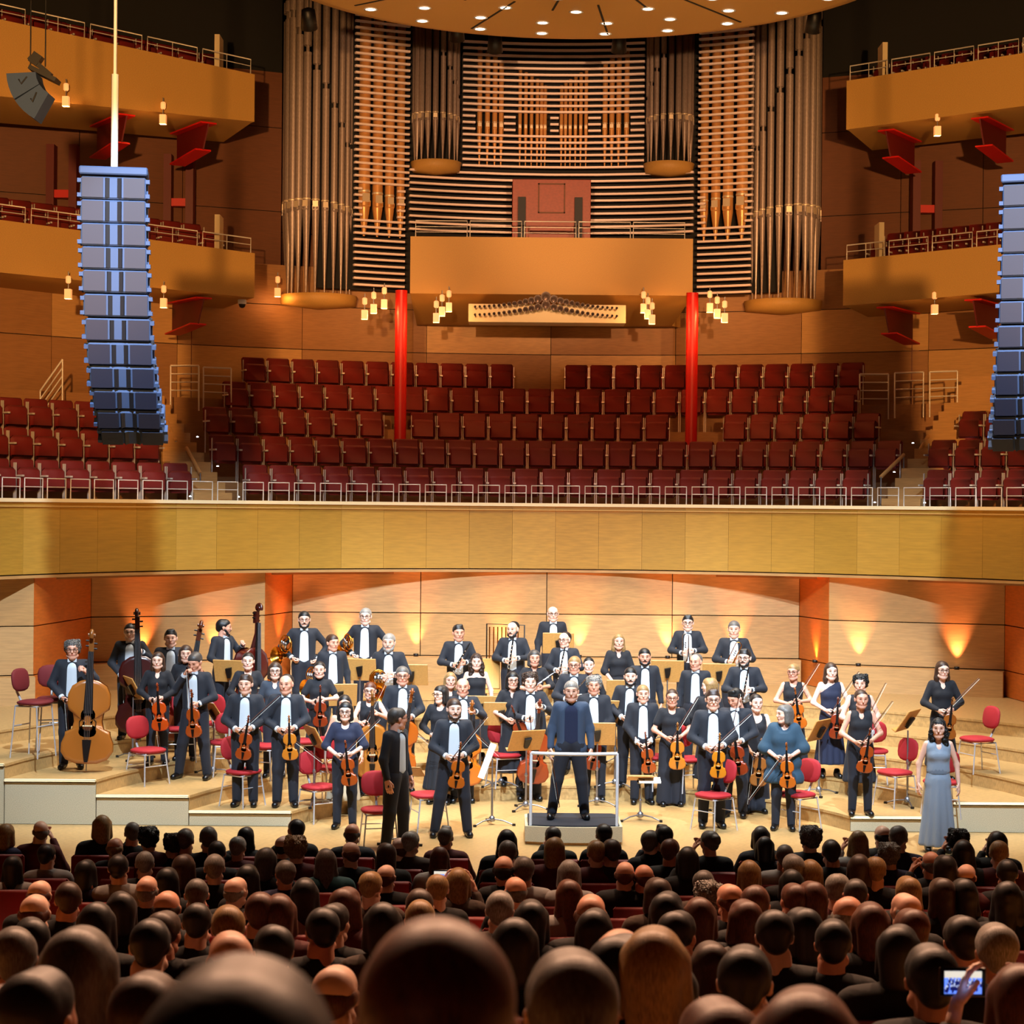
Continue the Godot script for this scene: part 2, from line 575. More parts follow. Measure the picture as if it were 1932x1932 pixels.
func uplight(at: Vector3):
	var t := thing("uplight", "small round uplight standing on the low panelling behind the orchestra", "lamp", at, 0, "uplights along the stage wall")
	var s := mb()
	lathe(s, [Vector2(0, 0), Vector2(0.045, 0), Vector2(0.05, 0.05), Vector2(0.044, 0.05), Vector2(0.04, 0.03)], 12)
	obj("housing", s, M.black_metal, t)
	s = mb()
	lathe(s, [Vector2(0.0, 0.034), Vector2(0.04, 0.032)], 12)
	obj("lens", s, M.bulb, t)
	spot(Vector3(0, 0.06, 0), Vector3(0, 1.0, -0.1), Color(1.0, 0.62, 0.42), 3.6, 29.0, 0.03, 1.0, t)

# ---------------------------------------------------------------- choir stalls behind the stage
func row_floor(i: int) -> float:
	return 4.12 + 0.575 * i

func make_seat(called: String, label: String, group: String, cloth: Material) -> Node3D:
	# tip-up seat facing +z: shell back, folded cushion, two slim steel supports
	var t := thing(called, label, "seat", Vector3.ZERO, 0, group)
	var s := mb()
	rbox(s, Vector3(0, 0.66, -0.06), Vector3(0.49, 0.5, 0.09), 0.035, Basis(Vector3.RIGHT, -0.14))
	obj("backrest", s, cloth, t)
	s = mb()
	rbox(s, Vector3(0, 0.56, 0.09), Vector3(0.475, 0.4, 0.13), 0.055, Basis(Vector3.RIGHT, -0.06))
	obj("cushion", s, cloth, t)
	for q in [-1, 1]:
		s = mb()
		bx(s, Vector3(q * 0.247, 0.42, 0.05), Vector3(0.012, 0.84, 0.035))
		bx(s, Vector3(q * 0.247, 0.62, 0.1), Vector3(0.03, 0.03, 0.3))
		obj("support", s, M.rail, t)
	return t

func choir():
	var rows := [[[-60, 347], [428, 1655], [1720, 2000]], [[-60, 312], [384, 1695], [1752, 2000]], [[-60, 268], [378, 1695], [1790, 2000]], [[418, 1645]], [[424, 1003], [1052, 1638]]]
	var nth := ["front", "second", "third", "fourth", "rear"]
	var proto := {}
	for i in 5:
		var r := 11.0 + 0.95 * i
		# the terrace under this row
		var s := mb()
		arc_slab(s, AZ, r - 0.45, r + 0.52, 3.0, row_floor(i), -1.2, 1.2, 40)
		structure("floor_terrace", s, M.amber)
		var n := int(1.15 * r / 0.53)
		for k in range(-n, n + 1):
			var a := (k + (0.5 if i % 2 == 1 else 0.0)) * 0.53 / r
			var at := Vector3(r * sin(a), row_floor(i), AZ - r * cos(a))
			var px := px_of(at)
			for q in rows[i]:
				if px > q[0] + 12 and px < q[1] - 12:
					if i >= 2 and (absf(at.x + 3.1) < 0.33 or absf(at.x - 2.9) < 0.33) and i == 2: continue
					var where: String = ["in the side block beside the centre stairs", "in the centre block behind the stage"][1 if px > 360 and px < 1710 else 0]
					var lab := "dark red tip-up seat in the %s row %s" % [nth[i], where]
					if not proto.has("m"):
						proto.m = make_seat("choir_chair", lab, "choir seats, %s row" % nth[i], M.seat)
						proto.m.position = at
						proto.m.rotation.y = -a
					else:
						dup(proto.m, at, -a, lab, "choir seats, %s row" % nth[i])
	# red columns that carry the organ gallery
	for px in [756.0, 1305.0]:
		var st := mb()
		lathe(st, [Vector2(0.12, 5.0), Vector2(0.12, 8.62)], 20)
		lathe(st, [Vector2(0.17, 5.27), Vector2(0.17, 5.3), Vector2(0.0, 5.3)], 20)
		var o := obj("column", st, M.red)
		o.position = Vector3(P(px, 700, 38.4).x, 0, -38.4)
		tag(o, "slim round red column rising from the choir seats to the organ gallery, on the %s" % ["side of the bass players" if px < 1000 else "side of the soloist in the gown"], "column")
	# low steel guard frames along the parapet, one before each front seat
	var rail := thing("guard_rail", "row of low chrome guard frames on top of the curved choir parapet", "railing", Vector3.ZERO)
	var n2 := int(1.15 * 10.18 / 0.53)
	for k in range(-n2, n2 + 1):
		var a := (k + 0.5) * 0.505 / 10.18
		var b := Basis(Vector3.UP, -a)
		var c := Vector3(10.18 * sin(a), 4.36, AZ - 10.18 * cos(a))
		var s := mb()
		tube(s, [c + b * Vector3(-0.2, 0, 0), c + b * Vector3(-0.2, 0.33, 0), c + b * Vector3(0.2, 0.33, 0), c + b * Vector3(0.2, 0, 0)], 0.012, 6)
		tube(s, [c + b * Vector3(-0.2, 0.19, 0), c + b * Vector3(0.2, 0.19, 0)], 0.008, 6)
		obj("frame", s, M.rail, rail)
	# stairs at both ends of the centre block, with sloping handrails and small step lights
	for q in [[388.0, 1.0], [1712.0, -1.0]]:
		var right: bool = q[1] < 0
		for i in 5:
			var r := 11.0 + 0.95 * i
			var ang := atan2(P(q[0], 966, 35.0).x, 9.1)
			for h in 3:
				var s := mb()
				arc_slab(s, AZ, r - 0.45 + 0.3 * h, r + 0.55, row_floor(i), row_floor(i) + 0.19 * (h + 1) - (0.0 if h < 2 else 0.005), ang - 0.035, ang + 0.035, 2)
				structure("trim_stair_step", s, M.maple_b)
			if i < 3:
				for e in [-1, 1]:
					var l := mb()
					lathe(l, [Vector2(0, 0.022), Vector2(0.022, 0.012), Vector2(0.022, 0)], 10)
					var o2 := obj("step_light", l, M.step_led)
					o2.position = Vector3((r - 0.2) * sin(ang + e * 0.045), row_floor(i) + 0.3, AZ - (r - 0.2) * cos(ang + e * 0.045))
					tag(o2, "tiny white step light beside the choir stairs on the %s" % ("soloist's side" if right else "double basses' side"), "light", "step lights")
		for w in [[0, 0], [1, 1]] if right else [[0, 0], [1, 1]]:
			var z0: float = 35.2 + 1.1 * w[0]
			var base: Array = [[Vector2(1662, 1705), Vector2(900, 858)], [Vector2(1735, 1757), Vector2(850, 812)]] if right else [[Vector2(378, 352), Vector2(893, 845)], [Vector2(332, 312), Vector2(832, 790)]]
			var e: Array = base[w[0]]
			var st := mb()
			var p0 := P(e[0].x, e[1].x, z0)
			var p1 := P(e[0].y, e[1].y, z0 + 0.7)
			tube(st, [p0, p1], 0.035, 8)
			var hr := thing("handrail", "sloping wooden handrail of the %s flight of choir stairs by the %s" % [["lower", "upper"][w[0]], "soloist's side" if right else "double basses' side"], "handrail")
			obj("grip", st, M.maple, hr)
			for p in [p0, p1]:
				st = mb()
				tube(st, [p, p - Vector3(0, 0.75, 0)], 0.015, 6)
				obj("post", st, M.steel, hr)
	# thin steel railings on the upper landings left and right of the stalls
	for q in [[[76, 118, 738, 678, 36.0], "angled down beside the double-bass side"], [[322, 375, 690, 690, 37.5], "next to the dark red wall column"], [[384, 436, 693, 695, 38.0], "at the rear row end, bass side"], [[1622, 1676, 706, 706, 38.5], "at the rear row end, soloist side"], [[1688, 1742, 704, 702, 38.0], "in front of the twin red wall columns"], [[1754, 1806, 702, 700, 37.5], "right of the twin red wall columns"]]:
		var e: Array = q[0]
		var g := thing("landing_railing", "thin four-bar steel railing on the upper landing, %s" % q[1], "railing")
		for k in 4:
			var st := mb()
			tube(st, [P(e[0], e[2] + k * 15.5, e[4]), P(e[1], e[3] + k * 15.5, e[4])], 0.014 if k else 0.02, 6)
			obj("bar", st, M.rail, g)
		for k in 2:
			var st := mb()
			tube(st, [P(e[k], e[2 + k], e[4]), P(e[k], e[2 + k] + 85, e[4])], 0.016, 6)
			obj("post", st, M.rail, g)

# ---------------------------------------------------------------- side balconies
func pendant(px: float, py: float, z: float, label: String, group: String):
	# wall lamp: square glass shade with a glowing bulb under a stem; py is the middle of the shade
	var at := P(px, py, z)
	var t := thing("pendant_lamp", label, "lamp", at, 0, group)
	var s := mb()
	tube(s, [Vector3(0, 0.09, 0), Vector3(0, 0.42, 0)], 0.012, 6)
	obj("stem", s, M.steel, t)
	s = mb()
	lathe(s, [Vector2(0.03, 0.2), Vector2(0.05, 0.22), Vector2(0.05, 0.32), Vector2(0.03, 0.34)], 12)
	obj("upper_glass", s, M.glass_shade, t)
	s = mb()
	lathe(s, [Vector2(0.085, -0.09), Vector2(0.085, 0.09), Vector2(0.0, 0.1)], 4, Transform3D(Basis(Vector3.UP, PI / 4), Vector3.ZERO), false)
	obj("shade", s, M.glass_shade, t)
	s = mb()
	lathe(s, [Vector2(0, -0.05), Vector2(0.035, -0.035), Vector2(0.045, 0), Vector2(0.03, 0.04), Vector2(0, 0.05)], 10)
	obj("bulb", s, M.bulb, t)
	omni(Vector3(0, -0.14, 0.02), Color(1.0, 0.68, 0.38), 0.22, 0.05, t)

func side_balconies():
	# each gallery: [end px, end top py, end bottom py, end Z, outer px, outer top py, outer bottom py, outer Z]
	var gal := [
		[481.0, 141.0, 230.0, 38.0, -60.0, 24.0, 176.0, 34.8, "upper", -1.0],
		[481.0, 478.0, 562.0, 38.0, -60.0, 407.0, 508.0, 34.8, "lower", -1.0],
		[1597.0, 153.0, 245.0, 38.0, 2010.0, 88.0, 190.0, 35.6, "upper", 1.0],
		[1591.0, 491.0, 577.0, 38.0, 2010.0, 449.0, 541.0, 35.6, "lower", 1.0]]
	for g in gal:
		var q: float = g[9]
		var sname := "bass" if q < 0 else "soloist"
		var a := P(g[0], g[1], g[3])
		var b := P(g[4], g[5], g[7])
		var a2 := P(g[0], g[2], g[3])
		var b2 := P(g[4], g[6], g[7])
		a2.x = a.x
		b2.x = b.x
		var outv := Vector3(b.z - a.z, 0, -(b.x - a.x)).normalized()
		if outv.z > 0: outv = -outv
		var st := mb()
		var back := outv * 0.14
		var ring := [a2, b2, b2 + back, a2 + back, a, b, b + back, a + back]
		hexa(st, ring)
		structure("wall_gallery", st, M.gold_wood)
		# gallery floor slab with its soffit rising to the wall behind
		st = mb()
		var deep := outv * 2.6
		hexa(st, [a2 + back, b2 + back, b2 + deep, a2 + deep - Vector3(q * 0.5, 0, 0), a2 + back + Vector3(0, 0.35, 0), b2 + back + Vector3(0, 0.35, 0), b2 + deep + Vector3(0, 0.35, 0), a2 + deep + Vector3(-q * 0.5, 0.35, 0)])
		structure("ceiling_gallery_soffit", st, M.gold_wood)
		# slim steel railing in lengths on the parapet
		var rail := thing("gallery_railing", "thin two-bar steel railing on the %s gallery on the %s side" % [g[8], sname], "railing")
		var n := 5
		for i in n:
			var u0 := 0.01 + i / float(n)
			var u1 := u0 + 0.9 / n
			var p0 := a.lerp(b, u0) + back * 0.5
			var p1 := a.lerp(b, u1) + back * 0.5
			st = mb()
			tube(st, [p0 + Vector3(0, 0.0, 0), p0 + Vector3(0, 0.3, 0), p1 + Vector3(0, 0.3, 0), p1], 0.014, 6)
			tube(st, [p0 + Vector3(0, 0.17, 0), p1 + Vector3(0, 0.17, 0)], 0.009, 6)
			tube(st, [p0.lerp(p1, 0.5), p0.lerp(p1, 0.5) + Vector3(0, 0.3, 0)], 0.008, 6)
			obj("bar_frame", st, M.rail, rail)
		# pale fin wall at the inner end of the gallery
		st = mb()
		var f0 := a + outv * 0.5 + (b - a).normalized() * 0.55
		bx(st, f0 + Vector3(0, 0.35, 0), Vector3(0.1, 0.75, 0.5))
		tag(obj("end_fin", st, M.edge), "narrow pale upright panel at the inner end of the %s gallery, %s side" % [g[8], sname], "panel")
		# dark red seats behind the railing
		var m := 11
		for rrow in 2:
			for i in m:
				var p := a.lerp(b, 0.12 + 0.85 * i / m) + outv * (0.75 + 0.75 * rrow) + Vector3(0, -0.47 + 0.25 * rrow, 0)
				if g[8] == "upper" and rrow == 1: continue
				var lab := "dark red tip-up seat behind the railing of the %s gallery, %s side" % [g[8], sname]
				if not cache.has("gseat"):
					cache.gseat = make_seat("gallery_chair", lab, "seats in the %s %s gallery" % [g[8], sname], M.seat)
					cache.gseat.position = p
				else:
					dup(cache.gseat, p, atan2(-outv.x, -outv.z), lab, "seats in the %s %s gallery" % [g[8], sname])
		st = mb()
		hexa(st, [a2 + deep * 0.5 + Vector3(0, 0.2, 0), b2 + deep * 0.5 + Vector3(0, 0.2, 0), b2 + deep + Vector3(0, 0.2, 0), a2 + deep + Vector3(0, 0.2, 0), a2 + deep * 0.5 + Vector3(0, 0.62, 0), b2 + deep * 0.5 + Vector3(0, 0.62, 0), b2 + deep + Vector3(0, 0.62, 0), a2 + deep + Vector3(0, 0.62, 0)])
		structure("floor_gallery_step", st, M.brown)
		# red steel cantilever brackets under the soffit: I-section with flanges
		var spots: Array = {"upper-1": [235.0, 395.0], "lower-1": [385.0], "upper1": [1670.0, 1850.0], "lower1": [1668.0, 1838.0]}["%s%d" % [g[8], int(q)]]
		for k in spots.size():
			var u: float = (spots[k] - g[0]) / (g[4] - g[0])
			var top := a2.lerp(b2, u) + outv * 0.35 - Vector3(0, 0.07, 0)
			var t := thing("bracket", "red steel I-beam bracket under the %s gallery on the %s side, %s the organ" % [g[8], sname, "nearest" if (absf(spots[k] - 1036) < 660) else "farther from"], "bracket", top, atan2(-outv.x, -outv.z))
			st = mb()
			bx(st, Vector3(0, -0.01, -0.55), Vector3(0.34, 0.03, 1.5))
			obj("flange", st, M.red, t)
			st = mb()
			var poly := PackedVector2Array([Vector2(0.2, -0.03), Vector2(-1.3, -0.03), Vector2(-1.3, -0.62), Vector2(-0.05, -0.5)])
			prism(st, poly, -0.015, 0.015, Transform3D(Basis(Vector3(0, 0, 1), Vector3(0, 1, 0), Vector3(-1, 0, 0)), Vector3.ZERO))
			obj("web", st, M.dark_red, t)
			st = mb()
			hexa(st, [Vector3(-0.17, -0.52, -0.05), Vector3(0.17, -0.52, -0.05), Vector3(0.17, -0.64, -1.3), Vector3(-0.17, -0.64, -1.3), Vector3(-0.17, -0.49, -0.05), Vector3(0.17, -0.49, -0.05), Vector3(0.17, -0.61, -1.3), Vector3(-0.17, -0.61, -1.3)])
			obj("flange", st, M.red, t)
	# wall bays behind the galleries with twin dark red steel columns
	for q in [[-60.0, 525.0, -1.0], [1545.0, 2010.0, 1.0]]:
		var a := P(q[0], 966, 38.6 if q[2] < 0 else 41.2)
		var b := P(q[1], 966, 41.2 if q[2] < 0 else 39.2)
		var st := mb()
		wall_quad(st, a, b, 4.0, 17.6, 0.0, 0.25)
		var w := structure("wall_side_bay", st, M.blackish)
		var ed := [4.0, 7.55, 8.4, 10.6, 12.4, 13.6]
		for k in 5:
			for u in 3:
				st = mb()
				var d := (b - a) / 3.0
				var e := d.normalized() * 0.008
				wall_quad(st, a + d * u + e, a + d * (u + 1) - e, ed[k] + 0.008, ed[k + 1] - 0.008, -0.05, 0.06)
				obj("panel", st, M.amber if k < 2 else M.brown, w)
		for px in ([112.0, 330.0] if q[2] < 0 else [1742.0]):
			var u: float = (px - q[0]) / (q[1] - q[0])
			var base := a.lerp(b, u)
			for part in [[6.3, 11.6]]:
				var t := thing("twin_column", "pair of dark red steel wall columns joined by a crosspiece, %s" % ("far out on the bass side" if px < 200 else ("bass side near the centre stalls" if px < 900 else "on the soloist's side")), "column", Vector3(base.x, 0, base.z + 0.3))
				for x in [-0.23, 0.23]:
					st = mb()
					bx(st, Vector3(x, (part[0] + part[1]) * 0.5, 0), Vector3(0.16, part[1] - part[0], 0.3))
					obj("post", st, M.dark_red, t)
				for y in [7.5, 10.6]:
					st = mb()
					bx(st, Vector3(0, y, 0), Vector3(0.32, 0.16, 0.2))
					obj("crosspiece", st, M.red, t)
	for q in [[125, 192, 35.6, "under the upper gallery, bass side, outer bay"], [308, 226, 36.8, "under the upper gallery between the red brackets"], [129, 555, 35.6, "under the lower gallery, bass side, outer bay"], [309, 572, 36.8, "under the lower gallery behind the line array"], [1768, 248, 37.0, "under the upper gallery on the soloist's side"], [1763, 584, 37.0, "under the lower gallery on the soloist's side"], [524, 552, 40.2, "beside the wooden base of the bass-side organ tower"]]:
		pendant(q[0], q[1], q[2], "small glowing glass lamp " + q[3], "glass lamps under the galleries")
	var cam := thing("dome_camera", "small white dome camera under the lower gallery end, bass side", "camera", P(457, 574, 38.0))
	var s := mb()
	lathe(s, [Vector2(0, 0.09), Vector2(0.085, 0.09), Vector2(0.085, 0)], 14)
	obj("housing", s, M.white_metal, cam)
	s = mb()
	lathe(s, [Vector2(0.07, 0), Vector2(0.05, -0.06), Vector2(0, -0.08)], 14)
	obj("dome", s, M.ebony, cam)

# ---------------------------------------------------------------- organ
const OZ := -31.7
const OR := 9.5
func pipe(parent: Node, at: Vector3, r: float, y0: float, ym: float, y1: float, m: Material, turn := 0.0, gap := -1.0):
	# conical foot, mouth with bright upper lip, cylindrical body; gap = height of a dark tuning slot between two lengths
	var o := Node3D.new()
	var s := mb()
	lathe(s, [Vector2(r * 0.22, y0), Vector2(r, ym - 0.06), Vector2(r, ym)], 10)
	if gap > 0.0:
		lathe(s, [Vector2(r, ym), Vector2(r, gap)], 10)
	else:
		lathe(s, [Vector2(r, ym), Vector2(r, y1), Vector2(r * 0.6, y1)], 10)
	var b := obj("pipe", s, m, parent)
	b.position = at
	b.rotation.y = turn
	s = mb()
	bx(s, Vector3(0, ym - r * 0.2, r * 0.95), Vector3(r * 1.4, r * 0.25, r * 0.2))
	for e in [-1, 1]: bx(s, Vector3(e * r * 0.75, ym + r * 0.3, r * 0.85), Vector3(r * 0.12, r * 0.9, r * 0.3))
	obj("mouth", s, m, b)
	s = mb()
	bx(s, Vector3(0, ym + r * 1.25, r * 0.94), Vector3(r * 1.35, r * 1.5, r * 0.14))
	lathe(s, [Vector2(r * 1.02, ym + r * 2.2), Vector2(r * 1.1, ym + r * 2.35), Vector2(r * 1.02, ym + r * 2.6)], 10)
	obj("lip", s, M.lip, b)
	if gap > 0.0:
		s = mb()
		lathe(s, [Vector2(r * 0.45, gap - 0.02), Vector2(r * 0.45, gap + r * 1.7)], 8)
		obj("tuning_slot", s, m, b)
		s = mb()
		lathe(s, [Vector2(r, gap + r * 1.6), Vector2(r, y1)], 10)
		obj("upper_length", s, m, b)
	o.free()

func organ():
	var org := thing("organ", "large concert organ with pipe towers and horizontal slats above the choir stalls", "organ", Vector3.ZERO)
	var yz := func(py: float, z: float) -> float: return 4.3 + (955.0 - py) * z / F
	# dark case behind the pipes
	var s := mb()
	arc_slab(s, OZ, OR + 0.55, OR + 0.7, 8.9, 17.0, -0.52, 0.5, 20)
	obj("case_back", s, M.blackish, org)
	# horizontal slats in sections: [px0, px1, py first, py last, count]
	for sec in [[668.0, 767.0, 52.0, 360.0, 27], [668.0, 760.0, 372.0, 420.0, 5], [668.0, 760.0, 430.0, 549.0, 11], [1310.0, 1408.0, 60.0, 367.0, 27], [1310.0, 1408.0, 378.0, 425.0, 5], [1310.0, 1406.0, 436.0, 556.0, 11], [866.0, 1210.0, 84.0, 212.0, 12], [866.0, 1210.0, 258.0, 316.0, 6], [768.0, 1302.0, 330.0, 342.0, 2], [768.0, 960.0, 354.0, 440.0, 8], [1108.0, 1302.0, 354.0, 440.0, 8]]:
		for i in int(sec[4]):
			var py: float = lerpf(sec[2], sec[3], i / maxf(sec[4] - 1.0, 1.0))
			var y: float = yz.call(py, 41.2)
			var a0 := asin(clampf(P(sec[0], 966, 40.9).x / OR, -1, 1))
			var a1 := asin(clampf(P(sec[1], 966, 40.9).x / OR, -1, 1))
			if int(sec[2]) in [372, 378]:      # interrupted by the pipe mouths: two short ends
				for e in [[a0, a0 + 0.018], [a1 - 0.018, a1]]:
					s = mb()
					arc_slab(s, OZ, OR - 0.05, OR + 0.03, y - 0.022, y + 0.022, e[0], e[1], 1)
					obj("slat", s, M.slat, org)
				continue
			s = mb()
			arc_slab(s, OZ, OR - 0.05, OR + 0.03, y - 0.022, y + 0.022, a0, a1, 6)
			obj("slat", s, M.slat, org)
	for i in 3:                                  # short slats between the groups of small pipes
		for e in [[866, 890], [944, 966], [1032, 1048], [1104, 1128], [1184, 1210]]:
			var y: float = yz.call(223.0 + i * 12.0, 41.2)
			s = mb()
			arc_slab(s, OZ, OR - 0.05, OR + 0.03, y - 0.022, y + 0.022, asin(P(e[0], 966, 41).x / OR), asin(P(e[1], 966, 41).x / OR), 2)
			obj("slat", s, M.slat, org)
	# big outer towers, pipes set on a round wooden base
	for q in [[597.0, 553.0, 1.0], [1474.0, 563.0, -1.0]]:
		var c := P(q[0], 966, 40.9)
		c.y = 0
		var y0: float = yz.call(q[1] - (q[0] - 966) * ROLL, 40.2)
		s = mb()
		lathe(s, [Vector2(0, y0 - 0.28), Vector2(0.8, y0 - 0.2), Vector2(0.84, y0), Vector2(0, y0)], 36, Transform3D(Basis(), c))
		obj("tower_base", s, M.gold_wood, org)
		for i in 11:
			var t := i / 10.0
			var ang := lerpf(-1.45, 1.45, t)
			var r := lerpf(0.105, 0.06, t)
			var dirn: float = ang * q[2]
			var at := c + Vector3(sin(dirn) * 0.68, 0, cos(dirn) * 0.68)
			pipe(org, at, r, y0 + 0.02, y0 + 1.78 - 0.1 * absf(t - 0.4), 15.0, M.pipe, dirn, lerpf(14.6, 11.9, clampf((t - 0.2) / 0.7, 0, 1)))
	# smaller central towers
	for q in [[817.0, 300.0, 1.0], [1256.0, 303.0, -1.0]]:
		var c := P(q[0], 966, 40.9)
		c.y = 0
		var y0: float = yz.call(q[1] - (q[0] - 966) * ROLL, 40.4)
		s = mb()
		lathe(s, [Vector2(0, y0 - 0.26), Vector2(0.5, y0 - 0.2), Vector2(0.55, y0), Vector2(0, y0)], 30, Transform3D(Basis(), c))
		obj("tower_base", s, M.gold_wood, org)
		for i in 9:
			var t := i / 8.0
			var ang: float = lerpf(-1.4, 1.4, t) * q[2]
			var at := c + Vector3(sin(ang) * 0.46, 0, cos(ang) * 0.46)
			pipe(org, at, lerpf(0.072, 0.05, t), y0 + 0.02, y0 + 0.85, 14.6, M.pipe, ang, lerpf(15.2, 13.0, t) if t > 0.5 else -1.0)
	# pipes standing behind the slats
	for q in [[[684.0, 708.0, 730.0, 750.0], 1], [[1322.0, 1343.0, 1365.0, 1390.0], -1]]:
		for k in 4:
			var px: float = q[0][k]
			var r := (0.125 - 0.012 * k) if q[1] > 0 else (0.089 + 0.012 * k)
			var a := asin(P(px, 966, 41.2).x / (OR + 0.22))
			var at := Vector3((OR + 0.13) * sin(a), 0, OZ - (OR + 0.13) * cos(a))
			pipe(org, at, r, 10.0, yz.call(398.0, 41.0), 15.0, M.brass_pipe, -a)
	for g in [[[897, 912, 926, 938], 0], [[974, 985, 996, 1007, 1015, 1022], 1], [[1053, 1061, 1070, 1080, 1090, 1100], 2], [[1136, 1149, 1162, 1177], 3]]:
		for k in g[0].size():
			var px: float = g[0][k]
			var a := asin(P(px, 966, 41.2).x / (OR + 0.2))
			var at := Vector3((OR + 0.1) * sin(a), 0, OZ - (OR + 0.1) * cos(a))
			var topy: float = [14.2 - 0.1 * k, 13.75 - 0.07 * k, 13.4 + 0.07 * k, 13.9 + 0.1 * k][g[1]]
			pipe(org, at, 0.055 if g[1] in [0, 3] else 0.04, 11.6, yz.call(243.0, 41.2), topy, M.brass_pipe, -a)
	# gallery with the console: front, soffit, guard rail
	var z := 38.5
	s = mb()
	var x0 := P(770, 966, z).x
	var x1 := P(1303, 966, z).x
	bx(s, Vector3((x0 + x1) * 0.5, 9.15, -z - 1.4), Vector3(x1 - x0, 1.15, 2.8))
	hexa(s, [Vector3(x0 + 0.2, 8.2, -z - 2.5), Vector3(x1 - 0.2, 8.2, -z - 2.5), Vector3(x1, 8.2, -z - 2.8), Vector3(x0, 8.2, -z - 2.8), Vector3(x0, 8.575, -z), Vector3(x1, 8.575, -z), Vector3(x1, 8.575, -z - 2.8), Vector3(x0, 8.575, -z - 2.8)])
	structure("wall_organ_gallery", s, M.gold_wood)
	var rail := thing("organ_railing", "thin steel guard rail on the organ gallery in front of the console", "railing")
	for i in 5:
		var u := x0 + 0.1 + (x1 - x0 - 0.2) * i / 5.0
		var w := (x1 - x0) / 5.0 - 0.1
		s = mb()
		tube(s, [Vector3(u, 9.72, -z - 0.1), Vector3(u, 10.06, -z - 0.1), Vector3(u + w, 10.06, -z - 0.1), Vector3(u + w, 9.72, -z - 0.1)], 0.013, 6)
		tube(s, [Vector3(u, 9.94, -z - 0.1), Vector3(u + w, 9.94, -z - 0.1)], 0.008, 6)
		tube(s, [Vector3(u, 9.83, -z - 0.1), Vector3(u + w, 9.83, -z - 0.1)], 0.008, 6)
		obj("bar_frame", s, M.rail, rail)
	var con := thing("organ_console", "red-brown wooden organ console cabinet on the organ gallery", "console", Vector3(P(1035, 966, 40.2).x, 9.74, -40.2))
	s = mb()
	rbox(s, Vector3(0, 0.7, 0), Vector3(1.64, 1.4, 0.6), 0.01, Basis(), false)
	obj("cabinet", s, M.console, con)
	s = mb()
	for q in [[-0.3, 1.1], [0.3, 1.1]]: bx(s, Vector3(q[0] * 0.9, 1.0, 0.305), Vector3(0.03, 0.62, 0.02))
	for y in [0.7, 1.3]: bx(s, Vector3(0, y, 0.305), Vector3(0.57, 0.03, 0.02))
	obj("front_moulding", s, M.brown, con)
	for q in [-0.62, 0.56]:
		s = mb()
		bx(s, Vector3(q, 0.5, 0.42), Vector3(0.16, 1.0, 0.12))
		obj("side_post", s, M.array_dark, con)
	s = mb()
	bx(s, Vector3(0, 0.3, 0.55), Vector3(0.9, 0.1, 0.35))
	obj("bench", s, M.console, con)
	# horizontal trumpet rank: pale box with two curved rows of dark pipe mouths
	var tr := thing("trumpet_rank", "pale box with two curved rows of dark horizontal organ trumpet bells", "organ pipes", Vector3.ZERO)
	var zt := 38.2
	s = mb()
	var pa := P(884, 573, zt)
	var pb := P(1181, 577, zt)
	bx(s, (pa + pb) * 0.5 + Vector3(0, -0.17, -0.4), Vector3(pb.x - pa.x, 0.36, 0.7))
	obj("box", s, M.edge, tr)
	for row in 2:
		for i in 27:
			var u := (i - 13.0) / 13.5
			var big := 1.0 - pow(absf(u), 0.75)
			var r := 0.024 + 0.062 * big * big * (1.2 if row == 0 else 1.0)
			var px := 1030.0 + (138.0 * signf(u) * pow(absf(u), 0.85))
			var py := (578.0 if row == 0 else 593.0) - 20.0 * pow(big, 1.6) + (px - 1030) * 0.01 + 2.0
			var c := P(px, py, zt - 0.4 - 0.03 * row)
			s = mb()
			lathe(s, [Vector2(0.0, -0.44), Vector2(r * 0.3, -0.43), Vector2(r * 0.55, -0.2), Vector2(r * 0.9, 0.0), Vector2(r * 1.05, 0.004), Vector2(r * 0.72, -0.2), Vector2(r * 0.5, -0.46)], 12, Transform3D(Basis(Vector3.RIGHT, PI / 2), c))
			obj("bell", s, M.pipe, tr)
	for q in [[688, 594, 37.8], [705, 583, 38.0], [725, 574, 38.2], [823, 600, 37.8], [834, 588, 38.0], [847, 580, 38.2], [1214, 582, 38.2], [1222, 593, 38.0], [1230, 603, 37.8], [1339, 581, 38.2], [1353, 592, 38.0], [1367, 600, 37.8]]:
		pendant(q[0], q[1], q[2], "small glowing glass lamp in the %s stepped trio by the red column, %s side" % ["outer" if (q[0] < 750 or q[0] > 1310) else "inner", "bass" if q[0] < 1000 else "soloist"], "glass lamps under the organ gallery")

